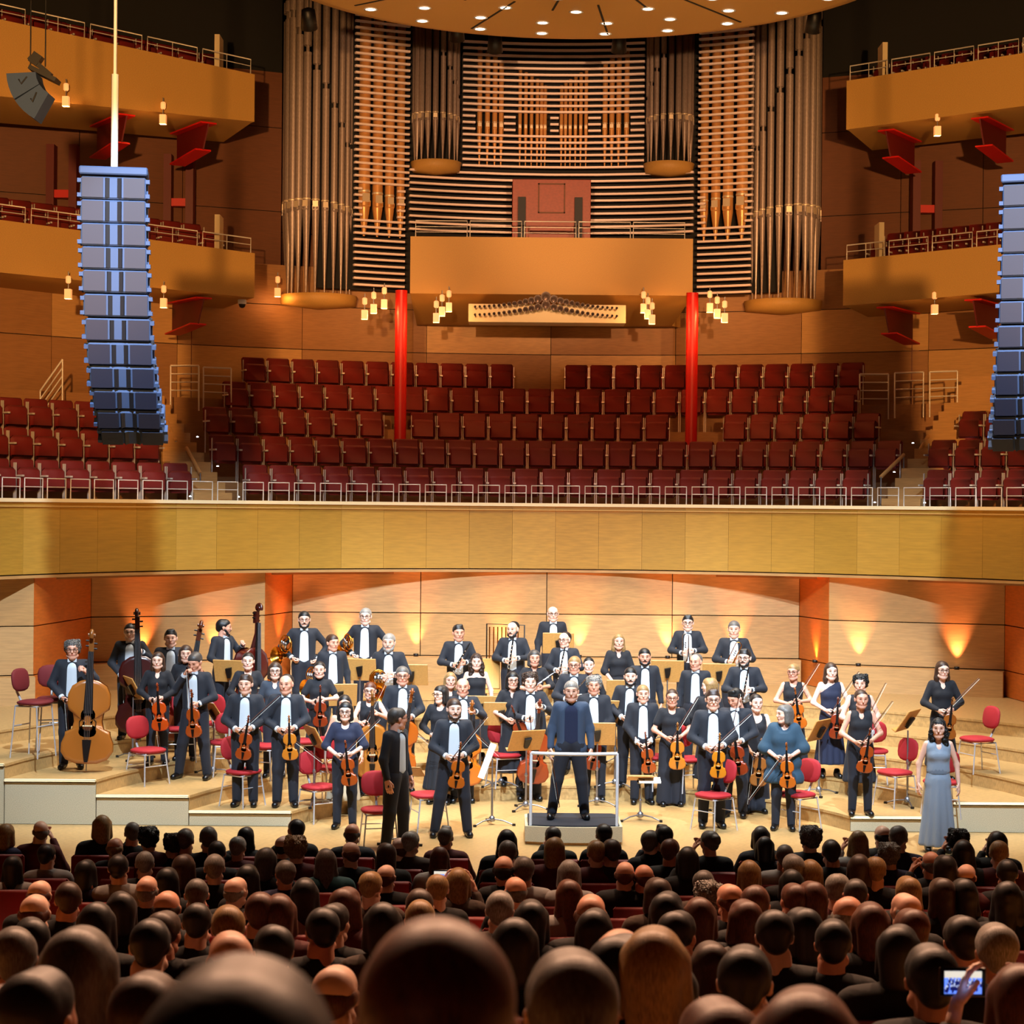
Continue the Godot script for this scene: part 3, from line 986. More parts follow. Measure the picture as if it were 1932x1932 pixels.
# ---------------------------------------------------------------- canopy and ceiling lamps
func canopy():
	var cz := 28.0
	var far := 33.0
	var y := 4.3 + (955.0 - 78.0) * far / F
	var r := far - cz
	var c := thing("ceiling_canopy", "round golden wooden sound canopy with recessed lamps hanging above the stage", "canopy", Vector3(0.15, y, -cz))
	var s := mb()
	lathe(s, [Vector2(0, 0.0), Vector2(r - 0.25, 0.0), Vector2(r, 0.04), Vector2(r, 0.14), Vector2(r - 0.3, 0.2), Vector2(0, 0.2)], 72)
	obj("disc", s, M.gold_wood, c)
	for i in 24:                             # radial slots
		var a := TAU * (i + 0.5) / 24.0
		var rr0 := 1.3 if i % 2 == 0 else 2.6
		s = mb()
		bx(s, Vector3(0, -0.004, -(rr0 + (0.8 if i % 2 == 0 else 0.95))), Vector3(0.035, 0.012, 1.7 if i % 2 == 0 else 1.9))
		var o := obj("slot", s, M.blackish, c)
		o.rotation.y = a
	for ring in [[4.45, 26], [3.75, 22], [3.0, 16], [2.2, 11]]:
		for i in ring[1]:
			var a: float = TAU * (i + 0.25 * (ring[1] % 4)) / ring[1]
			var at := Vector3(ring[0] * sin(a), y, -cz - ring[0] * cos(a)) + Vector3(0.15, 0, 0)
			var t := thing("downlight", "round recessed lamp glowing in the golden wooden canopy", "lamp", at, 0, "lamps in the canopy")
			s = mb()
			lathe(s, [Vector2(0.105, 0.0), Vector2(0.12, -0.012), Vector2(0.085, -0.015), Vector2(0.08, -0.004)], 14)
			obj("rim", s, M.white_metal, t)
			s = mb()
			lathe(s, [Vector2(0, -0.006), Vector2(0.085, -0.006)], 14)
			obj("lens", s, M.downlight, t)
			if i % 2 == 0 or ring[0] < 3.1:
				spot(Vector3(0, -0.03, 0), Vector3(0, -5, 0), Color(1.0, 0.95, 0.88), 5.0, 46.0, 0.08, 0.7, t)
	for q in [[583, 40, 34.0], [862, 62, 36.0], [934, 84, 36.0], [1168, 84, 36.0], [1535, 45, 34.0]]:
		var p := P(q[0], q[1], q[2])
		var t := thing("ceiling_spotlight", "dark can spotlight hanging in the shadows below the ceiling%s" % (" beside the outer organ tower" if (q[0] < 600 or q[0] > 1500) else " in front of the organ slats"), "spotlight", p, 0, "unlit spotlights by the organ")
		s = mb()
		tube(s, [Vector3(0, 0.2, 0), Vector3(0, 18.0 - p.y, 0)], 0.01, 6)
		obj("hanger", s, M.black_metal, t)
		s = mb()
		lathe(s, [Vector2(0.0, 0.25), Vector2(0.12, 0.2), Vector2(0.15, -0.15), Vector2(0.13, -0.15), Vector2(0.1, 0)], 14, Transform3D(Basis(Vector3.RIGHT, 0.6), Vector3.ZERO))
		obj("can", s, M.black_metal, t)

# ---------------------------------------------------------------- loudspeaker line arrays
func speakers():
	for q in [[[216.0, 219.0, 222.0, 245.0], 336.0, 778.0, "bass", 0.14, 24.0, -1.0], [[1955.0, 1955.0, 1950.0, 1926.0], 348.0, 790.0, "soloist", -0.32, 24.0, 1.0]]:
		var z: float = q[5]
		var n := 12
		var top := P(q[0][0], q[1], z)
		var bot := P(q[0][3], q[2], z)
		var t := thing("line_array", "long curved grey-blue line array loudspeaker hanging on a cable on the %s side" % q[3], "loudspeaker", top, q[4])
		var y := 0.0
		var s := mb()
		rbox(s, Vector3(0, 0.06, 0), Vector3(0.84, 0.1, 0.4), 0.015, Basis(), false)
		obj("fly_frame", s, M.array, t)
		var total := top.y - bot.y
		var hz := 0.0
		var hgt := total / (n - 1.9)
		for i in n:
			var tilt := 0.02 + 1.0 * pow(maxf(0.0, (i - 4.0) / 8.0), 1.4)
			var hh := hgt * (1.0 if i < 9 else 0.95)
			var b := Basis(Vector3.RIGHT, tilt)
			var c := Vector3((bot.x - top.x) * pow(i / (n - 1.0), 2.0), y, hz) + b * Vector3(0, -hh * 0.5, 0)
			var cab := Node3D.new()
			s = mb()
			rbox(s, c + b * Vector3(0, 0, -0.1), Vector3(0.8, hh - 0.012, 0.5), 0.02, b, false)
			var body := obj("cabinet", s, M.array, t)
			for e in [-1, 1]:
				s = mb()
				bx(s, c + b * Vector3(e * 0.255, 0, 0.155), Vector3(0.26, hh - 0.045, 0.03), b)
				obj("grille", s, M.grille, body)
				s = mb()
				bx(s, c + b * Vector3(e * 0.06, 0, 0.146), Vector3(0.085, hh - 0.05, 0.02), b * Basis(Vector3.UP, -e * 0.5))
				obj("horn_flare", s, M.array_dark, body)
				s = mb()
				for k in [-0.32, 0.3]:
					bx(s, c + b * Vector3(e * 0.42, k * hh, 0.08), Vector3(0.05, 0.05, 0.12), b)
				bx(s, c + b * Vector3(e * 0.41, 0.0, -0.02), Vector3(0.02, hh * 0.9, 0.05), b)
				obj("rigging", s, M.array, body)
			cab.free()
			y += (b * Vector3(0, -hh, 0)).y
			hz += (b * Vector3(0, -hh, 0)).z
		s = mb()
		tube(s, [Vector3(0, 0.1, 0), Vector3(0, 1.3, 0)], 0.045, 8)
		tube(s, [Vector3(0, 1.3, 0), Vector3(0, 18.0 - top.y, 0)], 0.022, 8)
		obj("cable", s, M.white_metal, t)
	var p := P(122, 140, 27.0)
	var t := thing("hanging_speaker", "small wedge-shaped grey loudspeaker pair hung at an angle before the upper gallery", "loudspeaker", p)
	var z0 := 0.0
	for k in 2:
		var s := mb()
		var a := PackedVector2Array()
		var r0 := 0.36
		var r1 := 0.77
		var a0 := 3.2 + 0.52 * k
		var a1 := 3.2 + 0.52 * k + 0.49
		for m in 5: a.append(Vector2(cos(lerpf(a0, a1, m / 4.0)), sin(lerpf(a0, a1, m / 4.0))) * r1)
		for m in 3: a.append(Vector2(cos(lerpf(a1, a0, m / 2.0)), sin(lerpf(a1, a0, m / 2.0))) * r0)
		prism(s, a, -0.2, 0.2)
		var b := obj("cabinet", s, M.array, t)
		s = mb()
		var mid := (a0 + a1) * 0.5
		tube(s, [Vector3(0.5 * cos(mid), 0.5 * sin(mid) + 0.06, 0.2), Vector3(0.58 * cos(mid), 0.58 * sin(mid) - 0.02, 0.22), Vector3(0.62 * cos(mid), 0.62 * sin(mid) + 0.06, 0.2)], 0.012, 6)
		obj("handle", s, M.array_dark, b)
	var s2 := mb()
	bx(s2, Vector3(-0.28, -0.02, 0), Vector3(0.42, 0.06, 0.3), Basis(Vector3.FORWARD, 0.45))
	bx(s2, Vector3(-0.4, 0.2, 0), Vector3(0.14, 0.16, 0.15), Basis(Vector3.FORWARD, 0.6))
	bx(s2, Vector3(-0.34, 0.1, 0), Vector3(0.4, 0.07, 0.1), Basis(Vector3.FORWARD, 0.7))
	obj("bracket", s2, M.black_metal, t)
	for x in [-0.48, -0.27]:
		s2 = mb()
		tube(s2, [Vector3(x, 0.1, 0), Vector3(x, 17.9 - p.y, 0)], 0.01, 6)
		obj("chain", s2, M.black_metal, t)

# ---------------------------------------------------------------- chairs, stands, podium
func make_chair(called: String, label: String, cloth: Material, group: String) -> Node3D:
	# orchestra chair facing +z: rounded cushions on a chrome tube frame
	var t := thing(called, label, "chair", Vector3.ZERO, 0, group)
	var s := mb()
	cushion(s, Vector3(0, 0.47, 0.02), 0.23, 0.215, 0.06, Basis())
	obj("seat", s, cloth, t)
	s = mb()
	cushion(s, Vector3(0, 0.77, -0.215), 0.2, 0.16, 0.05, Basis(Vector3.RIGHT, PI / 2 - 0.15))
	obj("backrest", s, cloth, t)
	s = mb()
	tube(s, [Vector3(-0.18, 0.425, 0.17), Vector3(0.18, 0.425, 0.17), Vector3(0.18, 0.425, -0.17), Vector3(-0.18, 0.425, -0.17), Vector3(-0.18, 0.425, 0.17)], 0.013, 6)
	obj("seat_frame", s, M.chrome, t)
	s = mb()
	tube(s, [Vector3(0, 0.42, -0.17), Vector3(0, 0.6, -0.27), Vector3(0, 0.8, -0.26)], 0.018, 6)
	bx(s, Vector3(0, 0.77, -0.262), Vector3(0.06, 0.05, 0.03))
	obj("back_post", s, M.chrome, t)
	for x in [-1, 1]:
		for z in [-1, 1]:
			s = mb()
			tube(s, [Vector3(x * 0.18, 0.425, z * 0.17), Vector3(x * 0.22, 0.0, z * 0.22)], 0.011, 6)
			obj("leg", s, M.chrome, t)
	for z in [-1, 1]:
		s = mb()
		tube(s, [Vector3(-0.195, 0.26, z * 0.185), Vector3(0.195, 0.26, z * 0.185)], 0.007, 6)
		obj("stretcher", s, M.chrome, t)
	return t

func cushion(st: SurfaceTool, c: Vector3, rx: float, rz: float, h: float, b: Basis):
	# superellipse pad
	var prof := [[0.0, 0.5], [0.8, 0.5], [0.96, 0.25], [1.0, 0.0], [0.96, -0.3], [0.8, -0.5], [0.0, -0.5]]
	var n := 20
	st.set_smooth_group(0)
	for i in prof.size() - 1:
		for k in n:
			var q := []
			for e in [[i, k], [i + 1, k], [i + 1, k + 1], [i, k + 1]]:
				var a: float = TAU * e[1] / n
				var m := 1.0 / pow(pow(absf(cos(a)), 3.0) + pow(absf(sin(a)), 3.0), 1.0 / 3.0)
				q.append(c + b * Vector3(rx * m * cos(a) * prof[e[0]][0], h * prof[e[0]][1], rz * m * sin(a) * prof[e[0]][0]))
			quad(st, q[0], q[1], q[2], q[3])
	st.set_smooth_group(-1)

func make_stand(label: String, at: Vector3, turn: float, hgt: float, tilt: float, wide := 0.52, desk := true):
	# music stand: tilted wooden desk on a clamp, telescopic pole, tripod foot; desk faces -z of the stand (the player)
	var t := thing("music_stand", label, "music stand", at, turn, "")
	var s := mb()
	tube(s, [Vector3(0, 0.05, 0), Vector3(0, hgt * 0.55, 0)], 0.016, 8)
	tube(s, [Vector3(0, hgt * 0.5, 0), Vector3(0, hgt - 0.06, 0)], 0.011, 8)
	obj("pole", s, M.steel, t)
	s = mb()
	lathe(s, [Vector2(0.02, 0.12), Vector2(0.04, 0.1), Vector2(0.045, 0.05), Vector2(0.02, 0.04)], 10)
	obj("collar", s, M.steel, t)
	s = mb()
	lathe(s, [Vector2(0.016, hgt * 0.52), Vector2(0.026, hgt * 0.54), Vector2(0.016, hgt * 0.58)], 10)
	obj("height_clamp", s, M.steel, t)
	for k in 3:
		var a := TAU * k / 3.0 + 0.5
		s = mb()
		tube(s, [Vector3(0, 0.08, 0), Vector3(0.17 * cos(a), 0.06, 0.17 * sin(a)), Vector3(0.31 * cos(a), 0.012, 0.31 * sin(a))], 0.01, 6)
		var leg := obj("leg", s, M.steel, t)
		s = mb()
		bx(s, Vector3(0.31 * cos(a), 0.015, 0.31 * sin(a)), Vector3(0.04, 0.03, 0.04))
		obj("rubber_foot", s, M.black_metal, leg)
	if not desk: return t
	var b := Basis(Vector3.RIGHT, tilt)
	s = mb()
	rbox(s, Vector3(0, hgt + 0.08, 0.0), Vector3(wide, 0.36, 0.018), 0.006, b, false)
	obj("desk", s, M.desk, t)
	s = mb()
	bx(s, Vector3(0, hgt + 0.08, 0) + b * Vector3(0, -0.17, -0.035), Vector3(wide, 0.015, 0.06), b)
	obj("ledge", s, M.desk, t)
	s = mb()
	prism(s, PackedVector2Array([Vector2(-0.05, 0.07), Vector2(0.05, 0.09), Vector2(0.04, -0.02), Vector2(0.02, -0.08), Vector2(-0.03, -0.08)]), 0.01, 0.05, Transform3D(b, Vector3(0, hgt + 0.06, 0)))
	obj("clamp", s, M.black_metal, t)
	return t

func stage_furniture():
	# conductor's podium with curved rail
	var pc := on_stage(1087, 1563)
	var pod := thing("podium", "low pale wooden conductor's podium with dark blue-grey carpet top", "podium", Vector3(0.0, 0, -24.75))
	var pol := PackedVector2Array()
	for i in 9: pol.append(Vector2(lerpf(-0.62, 0.62, i / 8.0), -0.5 - 0.09 * (1.0 - pow(lerpf(-1, 1, i / 8.0), 2))))
	pol.append_array([Vector2(0.62, 0.42), Vector2(0.56, 0.5), Vector2(-0.56, 0.5), Vector2(-0.62, 0.42)])
	var s := mb()
	var flat := Transform3D(Basis(Vector3(1, 0, 0), Vector3(0, 0, -1), Vector3(0, 1, 0)), Vector3.ZERO)
	prism(s, pol, 0.04, 0.235, flat)
	obj("base", s, M.pale, pod)
	var pol2 := PackedVector2Array()
	for p in pol: pol2.append(p * Vector2(0.96, 0.95))
	s = mb()
	prism(s, pol2, 0.0, 0.045, flat)
	obj("plinth", s, M.desk, pod)
	s = mb()
	var pol3 := PackedVector2Array()
	for p in pol: pol3.append(p * Vector2(0.94, 0.93))
	prism(s, pol3, 0.23, 0.25, flat)
	obj("carpet", s, M.podium_top, pod)
	s = mb()
	var arcp := []
	for i in 13: arcp.append(Vector3(lerpf(-0.545, 0.545, i / 12.0), 1.16, 0.47 + 0.085 * (1.0 - pow(lerpf(-1, 1, i / 12.0), 2))))
	tube(s, arcp, 0.022, 8)
	obj("handrail", s, M.white_metal, pod)
	for x in [-1, 1]:
		s = mb()
		tube(s, [Vector3(x * 0.545, 1.16, 0.47), Vector3(x * 0.55, 1.08, 0.47), Vector3(x * 0.55, 0.24, 0.47)], 0.02, 8)
		obj("rail_post", s, M.white_metal, pod)
	# chairs: [px, py of the floor under the seat, turn in degrees, label]
	var red := make_chair("orchestra_chair", "red padded chrome chair left of the woman with long brown hair and viola", M.cushion, "orchestra chairs")
	var list := [[277, 1479, 50, ""], [457, 1520, 55, "red padded chrome chair in front of the young violinist with brown hair"], [497, 1494, -20, "red padded chrome chair behind the two violinists on the low platform"], [600, 1549, 40, "red padded chrome chair beside the violinist in loose black blouse, nearer one"], [628, 1528, 160, "red padded chrome chair with upright back behind the loose-bloused violinist"], [714, 1598, 12, "red padded chrome chair behind the standing concertmaster's music stand"], [808, 1566, -70, "red padded chrome chair between concertmaster and smiling bearded violinist"], [952, 1500, 20, "red padded chrome chair behind the slanted desk beside the podium"], [1347, 1566, -50, "red padded chrome chair in front of the violinist with glasses and quiff"], [1298, 1514, 25, "red padded chrome chair beside the woman in wide black trousers"], [1506, 1564, -50, "red padded chrome chair in front of the grey-haired woman in teal tunic"], [1690, 1521, -60, "red padded chrome chair right of the sleeveless violinist in black trousers"], [1845, 1476, -70, "lone red padded chrome chair on the right platform behind the gowned soloist"], [1645, 1480, 170, "red padded chair standing behind the sleeveless violinist"], [340, 1462, 10, "red padded chair between two viola players on the middle platform"], [415, 1440, 160, "red padded chair with upright back behind the viola player touching his face"], [425, 1462, 200, "red padded chair below the slanted desk on the middle platform"], [1775, 1558, 180, "red padded chrome chair hidden behind the soloist's long gown"], [1232, 1500, 40, "red padded chair behind the violinist with lowered bow"], [1465, 1500, 0, "red padded chair behind the woman in black tank top"], [570, 1470, 20, "red padded chair behind the woman in black turtleneck"]]
	for i in list.size():
		var q: Array = list[i]
		var at := on_stage(q[0], q[1])
		if i == 0:
			red.position = at
			red.rotation.y = deg_to_rad(q[2])
		else:
			dup(red, at, deg_to_rad(q[2]), q[3])
	# tall bass stools on the far left
	for q in [[62, 1448, 70, "tall dark red bass player's stool with chrome legs, back turned sideways"], [100, 1425, 20, "tall dark red stool standing behind the first double bass player"]]:
		var t := make_chair("bass_stool", q[3], M.maroon, "bass stools")
		t.position = on_stage(q[0], q[1])
		t.rotation.y = deg_to_rad(q[2])
		for c in t.get_children():
			if str(c.name).begins_with("leg") or str(c.name).begins_with("stretcher"): c.scale.y = 1.66
			else: c.position.y = 0.28
	# music stands: [px, py of the foot, turn, height of desk, tilt, label]
	for q in [[758, 1592, 172, 0.84, -1.15, "wooden music stand in front of the concertmaster, desk almost flat"], [992, 1528, 205, 0.9, -0.55, "slanted wooden music stand beside the podium, near the red chair"], [945, 1500, 180, 0.98, -0.25, "upright wooden music stand behind the slanted one near the cellos"], [1126, 1520, 180, 0.95, -0.35, "wooden music stand right behind the podium rail"], [1160, 1492, 170, 1.02, -0.3, "wooden music stand behind the white-haired viola player"], [640, 1440, 190, 0.95, -0.3, "wooden music stand behind the pale-shouldered woman"], [775, 1420, 178, 0.95, -0.35, "wide wooden music stand beside the horn with big bell"], [432, 1405, 165, 1.05, -0.3, "wooden music stand before the bearded bass player"], [250, 1432, 115, 0.95, -0.5, "wooden music stand seen edge-on before the second bass"], [402, 1462, 120, 0.82, -0.6, "wooden music stand seen edge-on beside the viola player touching his face"], [592, 1520, 115, 0.85, -0.5, "wooden music stand seen edge-on beside the receding-haired violinist"], [1175, 1440, 180, 1.0, -0.25, "wooden music stand in front of the blonde bassoonist"], [1258, 1410, 180, 1.02, -0.25, "wooden music stand in front of the trumpeter with glasses"], [1355, 1412, 180, 1.0, -0.25, "wooden music stand below the flugelhorn player"], [1545, 1500, 235, 0.85, -0.5, "wooden music stand seen edge-on beside the navy dress"], [1712, 1520, 240, 1.1, -0.6, "dark-edged music stand left of the gowned soloist"], [1052, 1370, 180, 1.15, -0.25, "pale music stand in front of the bald percussionist"], [905, 1480, 175, 1.05, -0.2, "pale square music stand behind the bald cellist"], [678, 1400, 170, 1.05, -0.25, "wooden music stand at the feet of the grey-haired horn player"], [1010, 1430, 180, 0.95, -0.25, "wooden music stand in front of the flute players"], [1375, 1535, 110, 0.75, -0.5, "wooden music stand tilted beside the black tank top violinist"]]:
		make_stand(q[5], on_stage(q[0], q[1]), deg_to_rad(q[2] - 180.0), q[3], -q[4])
	make_stand("bare music stand pole with folded white paper beside the smiling bearded violinist", on_stage(928, 1556), 0.2, 0.95, 0.0, 0.5, false)
	var lowst = make_stand("low music stand with white papers in front of the violinist with lowered bow", on_stage(1208, 1548), 0.0, 0.5, 1.3, 0.36)
	lowst.set_meta("category", "music stand")
	var pa := mb()
	var q0 := on_stage(928, 1556)
	rbox(pa, q0 + Vector3(-0.07, 0.86, 0.02), Vector3(0.09, 0.5, 0.02), 0.006, Basis(Vector3.FORWARD, 0.35))
	tag(obj("folded_score", pa, M.paper), "folded white score leaning on the bare stand pole near the podium", "paper")
	pa = mb()
	bx(pa, on_stage(1208, 1548) + Vector3(0.12, 0.56, 0.06), Vector3(0.3, 0.02, 0.2), Basis(Vector3.RIGHT, 0.2))
	tag(obj("score", pa, M.paper), "white sheet music lying on the low stand", "paper")
	# tubular bells frame and orange padded percussion chair at the back
	var tb := on_stage(950, 1330)
	var ch := thing("tubular_bells", "set of thin golden tubular bells on a black frame behind the clarinettist", "percussion", tb)
	s = mb()
	tube(s, [Vector3(-0.3, 0, 0), Vector3(-0.3, 1.27, 0), Vector3(0.35, 1.25, 0), Vector3(0.35, 0, 0)], 0.014, 6)
	obj("frame", s, M.black_metal, ch)
	for i in 8:
		s = mb()
		tube(s, [Vector3(-0.25 + 0.07 * i, 1.22, 0.02), Vector3(-0.25 + 0.07 * i, 0.3 + 0.05 * i, 0.02)], 0.012, 6)
		obj("bell_tube", s, M.gold, ch)
	var cb := on_stage(920, 1372)
	var pc2 := thing("wooden_chair", "orange-wood chair with tall square back among the clarinets", "chair", cb)
	s = mb()
	rbox(s, Vector3(0, 0.72, 0), Vector3(0.4, 0.5, 0.025), 0.01)
	obj("backrest", s, M.desk, pc2)
	s = mb()
	rbox(s, Vector3(0, 0.45, 0.2), Vector3(0.42, 0.04, 0.42), 0.01)
	obj("seat", s, M.desk, pc2)
	for x in [-1, 1]:
		for z in [0.0, 0.38]:
			s = mb()
			tube(s, [Vector3(x * 0.19, 0, z), Vector3(x * 0.19, 0.45, z)], 0.014, 6)
			obj("leg", s, M.black_metal, pc2)

# ---------------------------------------------------------------- instruments
func fiddle_outline(n: int) -> PackedVector2Array:
	# outline of a violin body, unit length 1 (y 0 bottom .. 1 top)
	var key := [[0.0, 0.0], [0.004, 0.12], [0.05, 0.23], [0.14, 0.287], [0.24, 0.285], [0.33, 0.25], [0.375, 0.245], [0.40, 0.175], [0.5, 0.152], [0.6, 0.17], [0.635, 0.222], [0.7, 0.235], [0.82, 0.232], [0.92, 0.19], [0.98, 0.1], [1.0, 0.0]]
	var p := PackedVector2Array()
	for k in key: p.append(Vector2(k[1], k[0]))
	for i in range(key.size() - 2, 0, -1): p.append(Vector2(-key[i][1], key[i][0]))
	return p

func wood_of(c: Color) -> StandardMaterial3D:
	var k := "wood%s" % c.to_html()
	if not cache.has(k):
		var m := mat(c, 0.3)
		m.clearcoat_enabled = true
		m.clearcoat = 0.6
		m.clearcoat_roughness = 0.15
		cache[k] = m
	return cache[k]

# kinds: violin (body .357), cello (.755), bass (1.12); origin at the middle of the neck's root, front +z, scroll up
func make_fiddle(kind: String, label: String, c: Color, xf: Transform3D) -> Node3D:
	var L: float = {"violin": 0.357, "viola": 0.4, "cello": 0.755, "double_bass": 1.12}[kind]
	var depth: float = {"violin": 0.034, "viola": 0.037, "cello": 0.12, "double_bass": 0.2}[kind]
	var neck: float = {"violin": 0.235, "viola": 0.26, "cello": 0.46, "double_bass": 0.66}[kind]
	var wide: float = 1.02 if kind != "double_bass" else 1.05
	var t := thing(kind, label, kind.replace("_", " "))
	t.transform = xf
	var key := "fid" + kind
	if not cache.has(key):
		var d := {}
		var s := mb()
		var o := fiddle_outline(0)
		var pol := PackedVector2Array()
		for p in o: pol.append(Vector2(p.x * L * wide, (p.y - 1.0) * L))
		prism(s, pol, -depth, 0.0, Transform3D(), true)
		# arched front and back plates with overhanging edge
		for side in [[0.0, 1.0], [-depth, -1.0]]:
			var rings := [[1.03, 0.0], [1.03, 0.1], [0.93, 0.12], [0.7, 0.3], [0.35, 0.42]]
			s.set_smooth_group(0)
			for i in rings.size() - 1:
				for k in pol.size():
					var a := pol[k]
					var b := pol[(k + 1) % pol.size()]
					var ctr := Vector2(0, -L * 0.52)
					var f := func(p: Vector2, r: Array) -> Vector3:
						var v: Vector2 = ctr + (p - ctr) * r[0]
						if r[0] < 0.9: v.x = p.x * r[0]
						return Vector3(v.x, v.y, side[0] + side[1] * r[1] * L * 0.06)
					quad(s, f.call(a, rings[i]), f.call(a, rings[i + 1]), f.call(b, rings[i + 1]), f.call(b, rings[i]))
			for k in pol.size():
				s.add_vertex(Vector3(0, -L * 0.52, side[0] + side[1] * 0.42 * L * 0.06))
				for p in [pol[k], pol[(k + 1) % pol.size()]]:
					var v: Vector2 = Vector2(0, -L * 0.52) + (p - Vector2(0, -L * 0.52)) * 0.35
					s.add_vertex(Vector3(p.x * 0.35, v.y, side[0] + side[1] * 0.42 * L * 0.06))
		d.body = done(s)
		s = mb()
		var nk := L * 0.036
		tube(s, [Vector3(0, -0.02 * L, -depth * 0.3), Vector3(0, neck * 0.35, 0.0), Vector3(0, neck * 0.62, 0.0)], [nk * 1.3, nk * 0.85, nk * 0.8], 8)
		bx(s, Vector3(0, neck * 0.73, -L * 0.02), Vector3(nk * 1.7, neck * 0.28, L * 0.06))
		var curl := []
		for k in 16:
			var a := -0.6 + k * 0.5
			var r := L * 0.062 * (1.0 - k * 0.05)
			curl.append(Vector3(0, neck * 0.95 + r * sin(a), L * 0.02 + r * cos(a) * 0.9))
		tube(s, curl, L * 0.024, 8)
		tube(s, [Vector3(-L * 0.045, neck * 0.95, L * 0.02), Vector3(L * 0.045, neck * 0.95, L * 0.02)], L * 0.02, 8)
		d.neck = done(s)
		s = mb()
		var top := L * 0.06
		hexa(s, [Vector3(-L * 0.058, -L * 0.4, top), Vector3(L * 0.058, -L * 0.4, top), Vector3(L * 0.058, -L * 0.4, top * 0.7), Vector3(-L * 0.058, -L * 0.4, top * 0.7), Vector3(-L * 0.032, neck * 0.6, L * 0.04), Vector3(L * 0.032, neck * 0.6, L * 0.04), Vector3(L * 0.032, neck * 0.6, L * 0.015), Vector3(-L * 0.032, neck * 0.6, L * 0.015)])
		d.board = done(s)
		s = mb()
		prism(s, PackedVector2Array([Vector2(-0.02, -0.72), Vector2(0.02, -0.72), Vector2(0.025, -0.98), Vector2(0.012, -1.0), Vector2(-0.012, -1.0), Vector2(-0.025, -0.98)] if false else [Vector2(-L * 0.055, -L * 0.72), Vector2(L * 0.055, -L * 0.72), Vector2(L * 0.02, -L * 0.99), Vector2(-L * 0.02, -L * 0.99)]), L * 0.035, L * 0.06)
		d.tail = done(s)
		s = mb()
		bx(s, Vector3(0, -L * 0.55, L * 0.045), Vector3(L * 0.115, L * 0.012, L * 0.06))
		d.bridge = done(s)
		s = mb()
		for x in [-1, 1]:
			tube(s, [Vector3(x * L * 0.07, -L * 0.47, L * 0.028), Vector3(x * L * 0.1, -L * 0.5, L * 0.026), Vector3(x * L * 0.095, -L * 0.6, L * 0.022), Vector3(x * L * 0.13, -L * 0.64, L * 0.016)], L * 0.006, 5)
		d.holes = done(s)
		s = mb()
		for k in 4:
			tube(s, [Vector3(-L * 0.07 if k % 2 else L * 0.07, neck * (0.66 + 0.055 * k), -L * 0.02), Vector3(0, neck * (0.66 + 0.055 * k), -L * 0.02)], L * 0.012, 6)
		d.pegs = done(s)
		s = mb()
		for k in 4:
			var x := (k - 1.5) * L * 0.022
			tube(s, [Vector3(x * 0.8, neck * 0.6, L * 0.045), Vector3(x, -L * 0.55, L * 0.078), Vector3(x * 0.8, -L * 0.72, L * 0.06)], L * 0.0028, 4, false)
		d.strings = done(s)
		cache[key] = d
	var d2: Dictionary = cache[key]
	inst("body", d2.body, wood_of(c), t)
	inst("neck", d2.neck, wood_of(c.darkened(0.25)), t)
	inst("fingerboard", d2.board, M.ebony, t)
	inst("tailpiece", d2.tail, M.ebony, t)
	inst("bridge", d2.bridge, M.edge, t)
	inst("f_hole", d2.holes, M.ebony, t)
	inst("tuning_pegs", d2.pegs, M.ebony, t)
	if L > 0.5:
		inst("strings", d2.strings, M.steel, t)
		var s := mb()
		tube(s, [Vector3(0, -L, -depth * 0.5), Vector3(0, -L - (0.26 if kind == "cello" else 0.12), -depth * 0.5)], 0.008, 6)
		obj("endpin", s, M.steel, t)
	return t

# origin at the frog, stick along +y
func make_bow(label: String, xf: Transform3D):
	var t := thing("bow", label, "bow", Vector3.ZERO, 0, "bows")
	t.transform = xf
	if not cache.has("bow"):
		var s := mb()
		tube(s, [Vector3(0, -0.04, 0), Vector3(0, 0.35, -0.006), Vector3(0, 0.7, 0)], [0.006, 0.0055, 0.004], 6)
		tube(s, [Vector3(0, 0.7, 0), Vector3(0, 0.705, 0.02)], 0.004, 6)
		var h := mb()
		bx(h, Vector3(0, 0.36, 0.02), Vector3(0.01, 0.69, 0.003))
		var f := mb()
		rbox(f, Vector3(0, 0.0, 0.012), Vector3(0.014, 0.05, 0.024), 0.003)
		cache.bow = [done(s), done(h), done(f)]
	inst("stick", cache.bow[0], M.bow_wood, t)
	inst("hair", cache.bow[1], M.bow_hair, t)
	inst("frog", cache.bow[2], M.ebony, t)

func make_horn(label: String, xf: Transform3D):
	# french horn: coiled tubes and a flared bell that opens towards +z
	var t := thing("french_horn", label, "horn")
	t.transform = xf
	var s := mb()
	lathe(s, [Vector2(0.155, 0.0), Vector2(0.148, -0.01), Vector2(0.09, -0.05), Vector2(0.05, -0.12), Vector2(0.028, -0.22)], 24, Transform3D(Basis(Vector3.RIGHT, PI / 2), Vector3(0, -0.1, 0.1)))
	obj("bell", s, M.gold, t)
	for k in 3:
		s = mb()
		var pts := []
		for i in 15:
			var a := TAU * i / 15.0 * 0.95 + k
			pts.append(Vector3((0.13 - 0.025 * k) * cos(a), 0.1 + (0.14 - 0.03 * k) * sin(a), -0.02 - 0.03 * k))
		tube(s, pts, 0.013, 6)
		obj("coil", s, M.gold, t)
	s = mb()
	for k in 3: lathe(s, [Vector2(0.0, 0.05), Vector2(0.018, 0.05), Vector2(0.018, -0.05), Vector2(0, -0.05)], 8, Transform3D(Basis(), Vector3(0.05 * (k - 1), 0.1, 0.02)))
	obj("valves", s, M.silver, t)

